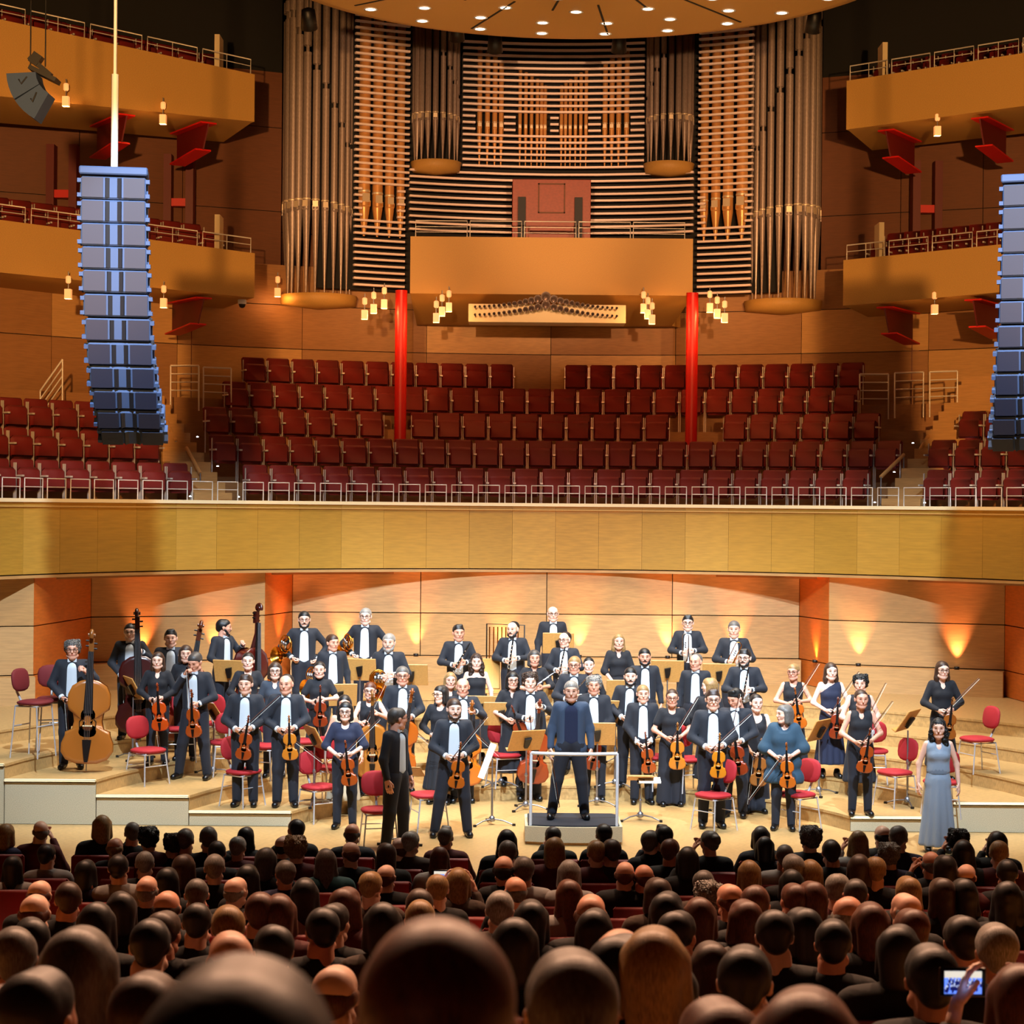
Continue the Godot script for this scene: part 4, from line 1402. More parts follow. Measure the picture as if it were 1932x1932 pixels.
func make_trumpet(label: String, xf: Transform3D, m: Material):
	var t := thing("trumpet", label, "trumpet")
	t.transform = xf
	var s := mb()
	lathe(s, [Vector2(0.062, 0.0), Vector2(0.045, 0.02), Vector2(0.02, 0.08), Vector2(0.009, 0.2), Vector2(0.007, 0.42)], 16, Transform3D(Basis(Vector3.RIGHT, PI), Vector3(0, 0.2, 0)))
	obj("bell", s, m, t)
	s = mb()
	var loop := []
	for i in 13:
		var a := PI * i / 12.0
		loop.append(Vector3(0.05 - 0.05 * cos(a), -0.22 - 0.05 * sin(a), 0))
	loop.append(Vector3(0.1, 0.1, 0))
	tube(s, loop, 0.007, 6)
	obj("tubing", s, m, t)
	s = mb()
	for k in 3: tube(s, [Vector3(0.05, -0.12 + 0.035 * k, -0.05), Vector3(0.05, -0.12 + 0.035 * k, 0.06)], 0.011, 8)
	obj("valves", s, M.silver, t)

func make_pipe_wind(kind: String, label: String, xf: Transform3D, length: float, r: float, m: Material):
	var t := thing(kind, label, kind)
	t.transform = xf
	var s := mb()
	tube(s, [Vector3(0, -length * 0.5, 0), Vector3(0, length * 0.4, 0), Vector3(0, length * 0.5, 0)], [r * 1.2, r, r * 0.7], 8)
	lathe(s, [Vector2(r * 1.9, -length * 0.5 - 0.06), Vector2(r * 1.1, -length * 0.5 + 0.02)], 10)
	obj("tube", s, m, t)
	s = mb()
	for k in 7:
		lathe(s, [Vector2(0, 0.006), Vector2(r * 0.9, 0.004), Vector2(r * 0.9, 0)], 8, Transform3D(Basis(Vector3.RIGHT, PI / 2), Vector3(0.0, length * (-0.35 + 0.1 * k), r + 0.004)))
	tube(s, [Vector3(r, -length * 0.35, r * 0.8), Vector3(r, length * 0.3, r * 0.8)], 0.003, 5)
	obj("keys", s, M.silver, t)

# ---------------------------------------------------------------- people: smooth-min fields meshed as surface nets
# bone: [ax, ay, az, bx, by, bz, ra, rb, zs]  (zs > 1 flattens the bone front to back)
func field(bones: Array, negs: Array, cell: float, k: float, ylo := -9.0, yhi := 9.0, rough := 0.0) -> ArrayMesh:
	var lo := Vector3(9, 9, 9)
	var hi := -lo
	for b in bones:
		var r := maxf(b[6], b[7]) + cell * 2.0
		for e in [Vector3(b[0], b[1], b[2]), Vector3(b[3], b[4], b[5])]:
			lo = lo.min(e - Vector3(r, r, r))
			hi = hi.max(e + Vector3(r, r, r))
	lo.y = maxf(lo.y, ylo - cell * 2)
	hi.y = minf(hi.y, yhi + cell * 2)
	var nx := int((hi.x - lo.x) / cell) + 2
	var ny := int((hi.y - lo.y) / cell) + 2
	var nz := int((hi.z - lo.z) / cell) + 2
	var v := PackedFloat32Array()
	v.resize(nx * ny * nz)
	v.fill(1.0)
	for pass_ in 2:
		for b in (bones if pass_ == 0 else negs):
			var zs: float = b[8] if b.size() > 8 else 1.0
			var ax: float = b[0]
			var ay: float = b[1]
			var az: float = b[2]
			var ux: float = b[3] - ax
			var uy: float = b[4] - ay
			var uz: float = (b[5] - az) * zs
			var ra: float = b[6]
			var dr: float = b[7] - ra
			var inv := 1.0 / maxf(ux * ux + uy * uy + uz * uz, 1e-9)
			var m := maxf(b[6], b[7]) + (k if pass_ == 0 else 0.0) + cell * 1.6
			var i0 := maxi(0, int((minf(b[0], b[3]) - m - lo.x) / cell))
			var i1 := mini(nx - 1, int((maxf(b[0], b[3]) + m - lo.x) / cell) + 1)
			var j0 := maxi(0, int((minf(b[1], b[4]) - m - lo.y) / cell))
			var j1 := mini(ny - 1, int((maxf(b[1], b[4]) + m - lo.y) / cell) + 1)
			var k0 := maxi(0, int((minf(b[2], b[5]) - m - lo.z) / cell))
			var k1 := mini(nz - 1, int((maxf(b[2], b[5]) + m - lo.z) / cell) + 1)
			for kk in range(k0, k1 + 1):
				var pz := (lo.z + kk * cell - az) * zs
				for j in range(j0, j1 + 1):
					var py := lo.y + j * cell - ay
					var n := (kk * ny + j) * nx + i0
					var px := lo.x + i0 * cell - ax
					for i in range(i0, i1 + 1):
						var t := clampf((px * ux + py * uy + pz * uz) * inv, 0.0, 1.0)
						var qx := px - ux * t
						var qy := py - uy * t
						var qz := pz - uz * t
						var d := sqrt(qx * qx + qy * qy + qz * qz) - ra - dr * t
						var o := v[n]
						if pass_ == 0:
							var h := maxf(k - absf(o - d), 0.0)
							v[n] = minf(o, d) - h * h * 0.25 / k
						else:
							v[n] = maxf(o, -d)
						n += 1
						px += cell
	if ylo > -8.0 or yhi < 8.0:
		for kk in nz:
			for j in ny:
				var y := lo.y + j * cell
				var c := maxf(ylo - y, y - yhi)
				if c > -cell * 1.5:
					var n := (kk * ny + j) * nx
					for i in nx: v[n + i] = maxf(v[n + i], c)
	var ids := PackedInt32Array()
	ids.resize(nx * ny * nz)
	ids.fill(-1)
	var pos := PackedVector3Array()
	var idx := PackedInt32Array()
	var sy := nx
	var sz := nx * ny
	for kk in nz - 1:
		for j in ny - 1:
			var n := (kk * ny + j) * nx - 1
			for i in nx - 1:
				n += 1
				var a := v[n]
				if a > cell * 1.8 or a < -cell * 1.8: continue
				var c := [a, v[n + 1], v[n + sy], v[n + sy + 1], v[n + sz], v[n + sz + 1], v[n + sz + sy], v[n + sz + sy + 1]]
				var mask := 0
				for e in 8:
					if c[e] < 0.0: mask |= 1 << e
				if mask == 0 or mask == 255: continue
				var s := Vector3.ZERO
				var cnt := 0
				for e in 8:
					for ax2 in 3:
						if e & (1 << ax2): continue
						var f := e | (1 << ax2)
						if ((mask >> e) & 1) == ((mask >> f) & 1): continue
						var p := Vector3(e & 1, (e >> 1) & 1, (e >> 2) & 1)
						p[ax2] += c[e] / (c[e] - c[f])
						s += p
						cnt += 1
				ids[n] = pos.size()
				pos.append(lo + (Vector3(i, j, kk) + s / cnt) * cell)
				if (mask & 1) != ((mask >> 1) & 1) and j > 0 and kk > 0: _face(idx, ids, n, n - sy, n - sy - sz, n - sz, mask & 1)
				if (mask & 1) != ((mask >> 2) & 1) and i > 0 and kk > 0: _face(idx, ids, n, n - sz, n - sz - 1, n - 1, mask & 1)
				if (mask & 1) != ((mask >> 4) & 1) and i > 0 and j > 0: _face(idx, ids, n, n - 1, n - 1 - sy, n - sy, mask & 1)
	if rough > 0.0:
		for i in pos.size(): pos[i] += Vector3(rng.randfn(), rng.randfn(), rng.randfn()) * rough
	var nor := PackedVector3Array()
	nor.resize(pos.size())
	for i in range(0, idx.size(), 3):
		var f := (pos[idx[i + 2]] - pos[idx[i]]).cross(pos[idx[i + 1]] - pos[idx[i]])
		for e in 3: nor[idx[i + e]] += f
	var col := PackedColorArray()
	col.resize(pos.size())
	col.fill(Color.WHITE)
	for i in nor.size(): nor[i] = nor[i].normalized()
	var arr := []
	arr.resize(Mesh.ARRAY_MAX)
	arr[Mesh.ARRAY_VERTEX] = pos
	arr[Mesh.ARRAY_NORMAL] = nor
	arr[Mesh.ARRAY_COLOR] = col
	arr[Mesh.ARRAY_INDEX] = idx
	var am := ArrayMesh.new()
	if pos.size(): am.add_surface_from_arrays(Mesh.PRIMITIVE_TRIANGLES, arr)
	return am

func _face(idx: PackedInt32Array, ids: PackedInt32Array, a: int, b: int, c: int, d: int, inside: int):
	var q := [ids[a], ids[b], ids[c], ids[d]]
	if q.min() < 0: return
	idx.append_array([q[0], q[1], q[2], q[0], q[2], q[3]] if inside else [q[0], q[2], q[1], q[0], q[3], q[2]])

func recolor(m: ArrayMesh, spots: Array) -> ArrayMesh:
	# spots: [centre, radius (Vector3), colour multiplier]
	var arr := m.surface_get_arrays(0)
	var pos: PackedVector3Array = arr[Mesh.ARRAY_VERTEX]
	var col: PackedColorArray = arr[Mesh.ARRAY_COLOR]
	for i in pos.size():
		for s in spots:
			if ((pos[i] - s[0]) / s[1]).length_squared() < 1.0: col[i] = s[2]
	arr[Mesh.ARRAY_COLOR] = col
	var o := ArrayMesh.new()
	o.add_surface_from_arrays(Mesh.PRIMITIVE_TRIANGLES, arr)
	return o

func get_mesh(key: String) -> ArrayMesh:
	if not cache.has(key): cache[key] = build_mesh(key)
	return cache[key]

func sym(b: Array) -> Array:
	var r := []
	for q in b:
		r.append(q)
		var w: Array = q.duplicate()
		w[0] = -w[0]
		w[3] = -w[3]
		r.append(w)
	return r

const POSES := {   # right elbow, right wrist, left elbow, left wrist
	"hold": [Vector3(-0.27, 1.14, 0.02), Vector3(-0.1, 1.04, 0.2), Vector3(0.27, 1.15, 0.02), Vector3(0.11, 1.06, 0.21)],
	"down": [Vector3(-0.245, 1.14, -0.03), Vector3(-0.26, 0.9, 0.04), Vector3(0.245, 1.14, -0.03), Vector3(0.26, 0.9, 0.04)],
	"hip": [Vector3(-0.35, 1.19, -0.02), Vector3(-0.19, 1.03, 0.11), Vector3(0.37, 1.19, -0.06), Vector3(0.2, 1.0, 0.05)],
	"chest": [Vector3(-0.28, 1.16, 0.04), Vector3(-0.1, 1.13, 0.23), Vector3(0.28, 1.17, 0.04), Vector3(0.1, 1.17, 0.24)],
	"bass": [Vector3(-0.28, 1.15, 0.0), Vector3(-0.12, 0.98, 0.17), Vector3(0.31, 1.22, 0.06), Vector3(0.2, 1.34, 0.24)],
	"face": [Vector3(-0.28, 1.2, 0.1), Vector3(-0.1, 1.45, 0.15), Vector3(0.28, 1.14, 0.02), Vector3(0.13, 1.06, 0.2)],
	"low": [Vector3(-0.24, 1.13, 0.03), Vector3(-0.09, 0.92, 0.18), Vector3(0.24, 1.13, 0.03), Vector3(0.09, 0.93, 0.18)],
	"reach": [Vector3(-0.25, 1.17, 0.12), Vector3(-0.1, 1.15, 0.3), Vector3(0.28, 1.22, 0.1), Vector3(0.14, 1.3, 0.3)],
}
const SH_M := Vector3(0.17, 1.42, -0.01)
const SH_F := Vector3(0.15, 1.41, -0.01)

func bone(a: Vector3, b: Vector3, ra: float, rb: float, zs := 1.0) -> Array:
	return [a.x, a.y, a.z, b.x, b.y, b.z, ra, rb, zs]

func arm_bones(pose: String, sh: Vector3, r0: float, r1: float, r2: float, upto := 2.0) -> Array:
	var p: Array = POSES[pose]
	var r := []
	for q in [0, 1]:
		var s := Vector3(-sh.x if q == 0 else sh.x, sh.y, sh.z)
		var e: Vector3 = p[q * 2]
		var w: Vector3 = p[q * 2 + 1]
		r.append(bone(s, s.lerp(e, minf(upto, 1.0)), r0, lerpf(r0, r1, minf(upto, 1.0))))
		if upto > 1.0: r.append(bone(e, e.lerp(w, upto - 1.0), r1, lerpf(r1, r2, upto - 1.0)))
	return r

func male_torso(g: float) -> Array:
	return [[-0.075, 1.36, 0.0, -0.068, 0.99, 0.005, 0.098 + g, 0.095 + g, 1.08], [0.075, 1.36, 0.0, 0.068, 0.99, 0.005, 0.098 + g, 0.095 + g, 1.08], [0, 1.36, 0.004, 0, 0.99, 0.012, 0.105 + g, 0.1 + g, 1.08], [-0.15, 1.42, -0.015, 0.15, 1.42, -0.015, 0.05 + g, 0.05 + g, 1.0], [0, 1.46, -0.02, 0, 1.49, -0.015, 0.06, 0.055, 1.0]]

func female_torso(g: float) -> Array:
	return [[-0.07, 1.35, -0.005, -0.05, 1.1, 0.0, 0.085 + g, 0.08 + g, 1.08], [0.07, 1.35, -0.005, 0.05, 1.1, 0.0, 0.085 + g, 0.08 + g, 1.08], [-0.05, 1.1, 0.0, -0.07, 0.93, 0.0, 0.08 + g, 0.1 + g, 1.05], [0.05, 1.1, 0.0, 0.07, 0.93, 0.0, 0.08 + g, 0.1 + g, 1.05], [0, 1.34, 0, 0, 0.95, 0, 0.085 + g, 0.1 + g, 1.0], [-0.06, 1.26, 0.04, 0.06, 1.26, 0.04, 0.066 + g, 0.066 + g, 1.0], [-0.13, 1.41, -0.015, 0.13, 1.41, -0.015, 0.035 + g, 0.035 + g, 1.0]]

func hand_bones(curl: float) -> Array:
	var r := [[-0.02, -0.015, 0, -0.03, -0.085, 0, 0.02, 0.015, 1.3], [0.015, -0.015, 0, 0.026, -0.085, 0, 0.02, 0.015, 1.3], [0, 0.03, 0, 0, -0.03, 0, 0.027, 0.024, 1.2]]
	for i in 4:
		var x := -0.033 + 0.0215 * i
		var l: float = [0.062, 0.075, 0.08, 0.072][i]
		var a := Vector3(x, -0.09, 0)
		var b := a + Vector3(0, -cos(curl * 0.7), sin(curl * 0.7)) * l * 0.45
		var c := b + Vector3(0, -cos(curl * 1.7), sin(curl * 1.7)) * l * 0.35
		var d := c + Vector3(0, -cos(curl * 2.4), sin(curl * 2.4)) * l * 0.25
		r.append(bone(a, b, 0.0098, 0.009))
		r.append(bone(b, c, 0.009, 0.0085))
		r.append(bone(c, d, 0.0085, 0.0075))
	r.append(bone(Vector3(0.03, -0.03, 0.004), Vector3(0.05, -0.065, 0.02), 0.014, 0.011))
	r.append(bone(Vector3(0.05, -0.065, 0.02), Vector3(0.046, -0.095, 0.034), 0.0105, 0.009))
	return r

func build_mesh(key: String) -> ArrayMesh:
	var w := key.split(":")
	match w[0]:
		"head":
			var f: bool = w[1] == "f"
			var j := 0.9 if f else 1.0
			var b := [[0, 0.03, -0.03, 0, 0.035, 0.018, 0.076, 0.073], [0, -0.03, 0.03, 0, -0.08, 0.048, 0.058 * j, 0.032 * j], [0, 0.012, 0.088, 0, -0.02, 0.1, 0.007, 0.012], [0, -0.088, 0.06, 0, -0.09, 0.062, 0.02, 0.018], [-0.028, 0.03, 0.076, 0.028, 0.03, 0.076, 0.013, 0.013], [-0.016, -0.052, 0.08, 0.016, -0.052, 0.08, 0.008, 0.008], [0, -0.05, -0.02, 0, -0.2, -0.028, 0.053 * j, 0.06 * j]]
			b.append_array(sym([[0.036, -0.018, 0.05, 0.034, -0.03, 0.05, 0.03, 0.026], [0.076, 0.005, -0.006, 0.078, -0.018, -0.004, 0.015, 0.01], [0.05, -0.07, 0.015, 0.02, -0.09, 0.05, 0.024 * j, 0.02]]))
			var m := field(b, sym([[0.031, 0.01, 0.1, 0.031, 0.01, 0.1, 0.016, 0.016]]), 0.006, 0.024)
			var sp := [[Vector3(0, -0.053, 0.086), Vector3(0.022, 0.0075, 0.02), Color(0.8, 0.48, 0.45)]]
			for x in [-1, 1]:
				sp.append([Vector3(x * 0.031, 0.033, 0.09), Vector3(0.02, 0.0065, 0.03), Color(0.42, 0.33, 0.28)])
				sp.append([Vector3(x * 0.031, 0.01, 0.082), Vector3(0.014, 0.0075, 0.03), Color(0.16, 0.12, 0.1)])
			return recolor(m, sp)
		"hand":
			var b := hand_bones(0.35 if w[1] == "open" else 1.15)
			if w.size() > 2:
				for q in b:
					q[0] = -q[0]
					q[3] = -q[3]
			return field(b, [], 0.005, 0.007)
		"hair":
			return build_hair(w[1])
		"jacket":      # jacket:pose:cut
			var b := male_torso(0.014)
			b.pop_back()
			b.append_array(arm_bones(w[1], SH_M, 0.062, 0.053, 0.041, 1.97))
			var neg := [[0, 1.54, 0.13, 0, 1.38, 0.17, 0.08, 0.098], [0, 1.38, 0.17, 0, 0.9, 0.205, 0.098, 0.135]]
			var lo := 0.95
			if w[2] == "tail":
				b.append_array(sym([[0.065, 0.98, -0.06, 0.07, 0.6, -0.085, 0.07, 0.06, 1.3]]))
				neg.append([-0.3, 0.72, 0.13, 0.3, 0.72, 0.13, 0.2, 0.2])
				lo = 0.56
			elif w[2] == "suit":
				b.append([-0.08, 0.88, 0, 0.08, 0.88, 0, 0.125, 0.125, 1.1])
				neg = [[0, 1.54, 0.13, 0, 1.38, 0.18, 0.08, 0.12], [0, 1.38, 0.18, 0, 0.8, 0.215, 0.12, 0.15]]
				lo = 0.78
			elif w[2] == "closed":
				b.append([-0.08, 0.88, 0, 0.08, 0.88, 0, 0.12, 0.12, 1.1])
				neg = [[0, 1.54, 0.12, 0, 1.2, 0.18, 0.075, 0.05]]
				lo = 0.8
			return field(b, neg, 0.0185, 0.035, lo, 1.485)
		"shirt":
			return field(male_torso(0.0), [[0, 1.56, 0.03, 0, 1.56, 0.03, 0.055, 0.055]], 0.0185, 0.03, 0.93, 1.515)
		"skin":        # skin:pose:amount - bare neck, chest, shoulders and arms
			var b := female_torso(-0.004)
			b.append_array(arm_bones(w[1], SH_F, 0.044, 0.037, 0.027, 2.0))
			b.append([0, 1.42, -0.02, 0, 1.5, -0.015, 0.055, 0.05])
			return field(b, [], 0.0175, 0.03, 0.86)
		"forearm":     # skin under sleeves: only the wrists and the neck
			var b := arm_bones(w[1], SH_F if w[2] == "f" else SH_M, 0.04, 0.036, 0.027, 2.0)
			return field([b[1], b[3], [0, 1.42, -0.02, 0, 1.52, -0.015, 0.06, 0.055]], [], 0.0165, 0.02)
		"top":         # top:pose:sleeve:neck
			var b := female_torso(0.012)
			match w[2]:
				"long": b.append_array(arm_bones(w[1], SH_F, 0.058, 0.052, 0.042, 1.93))
				"half": b.append_array(arm_bones(w[1], SH_F, 0.058, 0.058, 0.058, 1.12))
				"short": b.append_array(arm_bones(w[1], SH_F, 0.06, 0.062, 0.06, 0.62))
			var neg := []
			match w[3]:
				"scoop": neg = [[0, 1.5, 0.07, 0, 1.46, 0.1, 0.1, 0.09], [0, 1.53, -0.03, 0, 1.53, -0.03, 0.085, 0.085]]
				"v": neg = [[0, 1.5, 0.08, 0, 1.3, 0.16, 0.085, 0.045], [0, 1.53, -0.03, 0, 1.53, -0.03, 0.08, 0.08]]
				"tank": neg = [[0, 1.5, 0.07, 0, 1.42, 0.1, 0.11, 0.1], [0, 1.53, -0.06, 0, 1.5, -0.08, 0.1, 0.1], [0.2, 1.44, 0, 0.2, 1.34, 0, 0.08, 0.06], [-0.2, 1.44, 0, -0.2, 1.34, 0, 0.08, 0.06]]
				"one": neg = [[-0.26, 1.36, 0.02, 0.06, 1.56, 0.02, 0.115, 0.1], [0.23, 1.45, 0, 0.23, 1.3, 0, 0.07, 0.06]]
				"strapless": neg = [[-0.3, 1.5, 0, 0.3, 1.5, 0, 0.15, 0.15]]
				"high": neg = []
			if w[3] == "high": b.append([0, 1.42, -0.018, 0, 1.5, -0.015, 0.068, 0.06])
			return field(b, neg, 0.0185, 0.03, float(w[4]) if w.size() > 4 else 0.86, 1.53)
		"tunic":
			var b := female_torso(0.05)
			b.append_array(arm_bones(w[1], SH_F, 0.075, 0.085, 0.09, 1.1))
			b.append_array([[-0.1, 0.95, 0, 0.1, 0.95, 0, 0.15, 0.15, 1.05], [-0.12, 0.72, 0, 0.12, 0.72, 0, 0.165, 0.165, 1.05]])
			return field(b, [[0, 1.52, 0.07, 0, 1.46, 0.12, 0.1, 0.09]], 0.02, 0.04, 0.66, 1.5)
		"trousers":
			var r: Array = {"m": [0.112, 0.078, 0.062], "f": [0.105, 0.072, 0.055], "wide": [0.108, 0.1, 0.115]}[w[1]]
			var b := [[-0.07, 0.96, 0, 0.07, 0.96, 0, 0.105, 0.105, 1.05]]
			b.append_array(sym([[0.082, 0.9, 0, 0.098, 0.5, 0.012, r[0], r[1]], [0.098, 0.5, 0.012, 0.11, 0.06, -0.015, r[1], r[2]]]))
			return field(b, [], 0.02, 0.03, 0.05 if w[1] != "wide" else 0.03, 1.03)
		"stride":
			var b := [[-0.07, 0.96, 0, 0.07, 0.96, 0, 0.105, 0.105, 1.05], [-0.085, 0.9, 0, -0.17, 0.5, 0.02, 0.112, 0.078], [-0.17, 0.5, 0.02, -0.235, 0.06, 0.0, 0.078, 0.062], [0.085, 0.9, 0, 0.14, 0.5, 0.02, 0.112, 0.078], [0.14, 0.5, 0.02, 0.185, 0.06, 0.0, 0.078, 0.062]]
			return field(b, [], 0.02, 0.03, 0.05, 1.03)
		"skirt":       # skirt:hem
			var hem := float(w[1])
			var b := [[-0.055, 1.06, 0, -0.065, 0.9, 0, 0.088, 0.108, 1.05], [0.055, 1.06, 0, 0.065, 0.9, 0, 0.088, 0.108, 1.05], [0, 1.06, 0, 0, 0.9, 0, 0.095, 0.115, 1.05]]
			for i in 11:
				var a := TAU * i / 11.0
				b.append([0.105 * cos(a), 0.95, 0.075 * sin(a), (0.21 if i % 2 else 0.19) * cos(a), hem, (0.17 if i % 2 else 0.15) * sin(a), 0.05, 0.06])
			b.append([0, 0.95, 0, 0, hem, 0, 0.12, 0.17])
			return field(b, [], 0.018, 0.022, hem, 1.1)
		"shoes":
			var b := []
			for x in [-1 if w[1] == "r" else 1]:
				var c := 0.0
				b.append([c, 0.055, -0.055, c + x * 0.025, 0.035, 0.14, 0.05, 0.042, 1.0])
				b.append([c, 0.1, -0.03, c, 0.05, -0.03, 0.048, 0.05, 1.0])
			return field(b, [], 0.013, 0.02, 0.0, 0.14)
		"seated":      # seated:top / legs / skin
			var el := Vector3(0.25, 0.78, 0.12)
			var wr := Vector3(0.06, 0.83, 0.32) if w[2] == "rest" else (Vector3(0.07, 1.08, 0.3) if w[2] == "clap" else Vector3(0.13, 1.12, 0.28))
			if w[1] == "top":
				var b := [[-0.09, 0.95, 0, 0.09, 0.95, 0, 0.125, 0.125, 1.15], [-0.08, 0.75, 0.01, 0.08, 0.75, 0.01, 0.13, 0.13, 1.1], [-0.09, 0.55, 0, 0.09, 0.55, 0, 0.13, 0.13, 1.0], [-0.155, 1.0, -0.01, 0.155, 1.0, -0.01, 0.065, 0.065, 1.0], [0, 1.03, -0.02, 0, 1.075, -0.015, 0.07, 0.062, 1.0]]
				b.append_array(sym([bone(Vector3(0.185, 0.99, 0), el, 0.062, 0.055), bone(el, el.lerp(wr, 0.93), 0.055, 0.04)]))
				return field(b, [], 0.02, 0.035, 0.44, 1.09)
			if w[1] == "legs":
				var b := sym([[0.09, 0.53, 0.0, 0.1, 0.53, 0.42, 0.095, 0.075], [0.1, 0.53, 0.42, 0.11, 0.06, 0.4, 0.072, 0.055], [0.11, 0.05, 0.36, 0.12, 0.04, 0.52, 0.048, 0.04]])
				return field(b, [], 0.022, 0.03, 0.0)
			return field([[0, 1.0, -0.02, 0, 1.12, -0.01, 0.06, 0.055]], [], 0.016, 0.02)
		"beard":
			var b := sym([[0.062, -0.03, 0.02, 0.045, -0.075, 0.045, 0.018, 0.022], [0.045, -0.075, 0.045, 0.0, -0.098, 0.064, 0.022, 0.024]])
			b.append_array(sym([[0.026, -0.05, 0.082, 0.0, -0.04, 0.094, 0.007, 0.007]]))
			return field(b, [], 0.007, 0.012)
	return ArrayMesh.new()

func build_hair(k: String) -> ArrayMesh:
	var cap := [[0, 0.042, -0.034, 0, 0.047, 0.014, 0.0805, 0.0745], [0, -0.01, -0.06, 0, 0.02, -0.05, 0.058, 0.068]]
	if not k in ["bald", "thin"]: cap.append_array(sym([[0.05, 0.04, 0.004, 0.054, 0.002, -0.015, 0.03, 0.027]]))
	var face := [[0, -0.08, 0.11, 0, -0.012, 0.125, 0.085, 0.08]]
	var ears := sym([[0.086, -0.012, 0.0, 0.085, -0.05, 0.01, 0.022, 0.03]])
	var rough := 0.0
	match k:
		"short":
			face.append_array(ears)
		"quiff":
			cap.append([-0.03, 0.1, 0.042, 0.03, 0.106, 0.038, 0.022, 0.024])
			face.append_array(ears)
		"thin":      # receding: crown bare
			cap = [[0, 0.04, -0.045, 0, 0.045, -0.02, 0.08, 0.076], [0, -0.01, -0.06, 0, 0.02, -0.05, 0.06, 0.066]]
			face = [[0, -0.08, 0.11, 0, 0.06, 0.115, 0.09, 0.1]]
			face.append_array(ears)
		"bald":      # fringe round the back and the sides
			cap = [[0, -0.005, -0.06, 0, -0.03, -0.055, 0.052, 0.046]]
			cap.append_array(sym([[0.052, 0.0, -0.03, 0.064, 0.004, 0.0, 0.03, 0.016], [0.028, -0.01, -0.056, 0.052, 0.0, -0.03, 0.044, 0.031]]))
			face.append([0, 0.12, 0.0, 0, 0.12, -0.06, 0.092, 0.092])
			face.append_array(ears)
		"long":
			cap.append_array([[0, 0.0, -0.05, 0, -0.24, -0.075, 0.07, 0.055, 1.2]])
			cap.append_array(sym([[0.05, 0.02, -0.02, 0.07, -0.1, -0.02, 0.045, 0.035], [0.07, -0.1, -0.02, 0.075, -0.24, -0.02, 0.035, 0.03]]))
			face = [[0, -0.13, 0.1, 0, 0.005, 0.125, 0.082, 0.08]]
		"wavy":
			cap.append_array([[0, 0.0, -0.05, 0, -0.26, -0.08, 0.075, 0.07, 1.1]])
			for i in 5:
				cap.append_array(sym([[0.07 + 0.012 * (i % 2), -0.02 - 0.055 * i, 0.01, 0.075, -0.05 - 0.055 * i, -0.01, 0.035, 0.037]]))
			face = [[0, -0.11, 0.1, 0, 0.005, 0.125, 0.075, 0.076]]
			rough = 0.003
		"bob":
			cap.append_array([[0, 0.0, -0.05, 0, -0.1, -0.05, 0.075, 0.07, 1.0]])
			cap.append_array(sym([[0.05, 0.03, -0.01, 0.068, -0.085, 0.0, 0.045, 0.036]]))
			face = [[0, -0.08, 0.11, 0, -0.005, 0.125, 0.076, 0.07]]
		"tied":
			cap = [[0, 0.04, -0.034, 0, 0.044, 0.01, 0.081, 0.075], [0, -0.01, -0.06, 0, 0.02, -0.05, 0.056, 0.066], [0.05, 0.04, 0.004, 0.054, 0.002, -0.015, 0.03, 0.027], [-0.05, 0.04, 0.004, -0.054, 0.002, -0.015, 0.03, 0.027], [0, -0.0, -0.12, 0, -0.13, -0.12, 0.032, 0.02]]
			face.append_array(ears)
		"bun":
			cap.append([0, 0.03, -0.12, 0, 0.05, -0.12, 0.042, 0.04])
			face.append_array(ears)
		"curly":
			for i in 26:
				var a := i * 2.4
				var y := 0.1 - 0.15 * i / 26.0
				var rr := 0.078 * sqrt(maxf(0.1, 1.0 - pow((y - 0.04) / 0.1, 2)))
				cap.append([rr * cos(a), y, -0.03 + rr * sin(a), rr * cos(a), y, -0.03 + rr * sin(a), 0.028, 0.028])
			face = [[0, -0.08, 0.11, 0, 0.0, 0.125, 0.08, 0.074]]
			rough = 0.004
	return field(cap, face, 0.006, 0.02, -9, 9, rough)

const HAIR := {"K": Color(0.035, 0.03, 0.03), "D": Color(0.12, 0.075, 0.05), "B": Color(0.3, 0.18, 0.1), "G": Color(0.5, 0.47, 0.44), "P": Color(0.33, 0.3, 0.28), "W": Color(0.74, 0.71, 0.67), "L": Color(0.78, 0.6, 0.36), "R": Color(0.46, 0.22, 0.1)}
const HAIR_WORD := {"K": "black", "D": "dark brown", "B": "brown", "G": "grey", "P": "greying", "W": "white", "L": "blond", "R": "reddish"}

func hair_mat(c: String) -> StandardMaterial3D:
	if not cache.has("hm" + c):
		if not cache.has("strand"): cache.strand = noise_tex(0.04, Color(0.4, 0.4, 0.4), Color(1, 1, 1), 21, 3, 256)
		var m := mat(HAIR[c], 0.5)
		m.albedo_texture = cache.strand
		m.uv1_triplanar = true
		m.uv1_scale = Vector3(16, 2.5, 16)
		m.rim_enabled = true
		m.rim = 0.5
		m.rim_tint = 0.6
		cache["hm" + c] = m
	return cache["hm" + c]

func skin_mat(k: int) -> StandardMaterial3D:
	if not cache.has("sk%d" % k):
		var m := mat([Color(0.90, 0.70, 0.60), Color(0.86, 0.62, 0.51), Color(0.92, 0.75, 0.66)][k % 3], 0.5)
		m.vertex_color_use_as_albedo = true
		m.vertex_color_is_srgb = false
		cache["sk%d" % k] = m
	return cache["sk%d" % k]

func cloth_mat(c: Color) -> StandardMaterial3D:
	var k := "cl" + c.to_html()
	if not cache.has(k):
		if not cache.has("weave"): cache.weave = noise_tex(0.2, Color(0.75, 0.75, 0.75), Color(1, 1, 1), 31, 2, 256)
		var m := mat(c, 0.85)
		m.albedo_texture = cache.weave
		m.uv1_triplanar = true
		m.uv1_scale = Vector3(5, 5, 5)
		m.rim_enabled = true
		m.rim = 0.25
		m.rim_tint = 0.5
		cache[k] = m
	return cache[k]

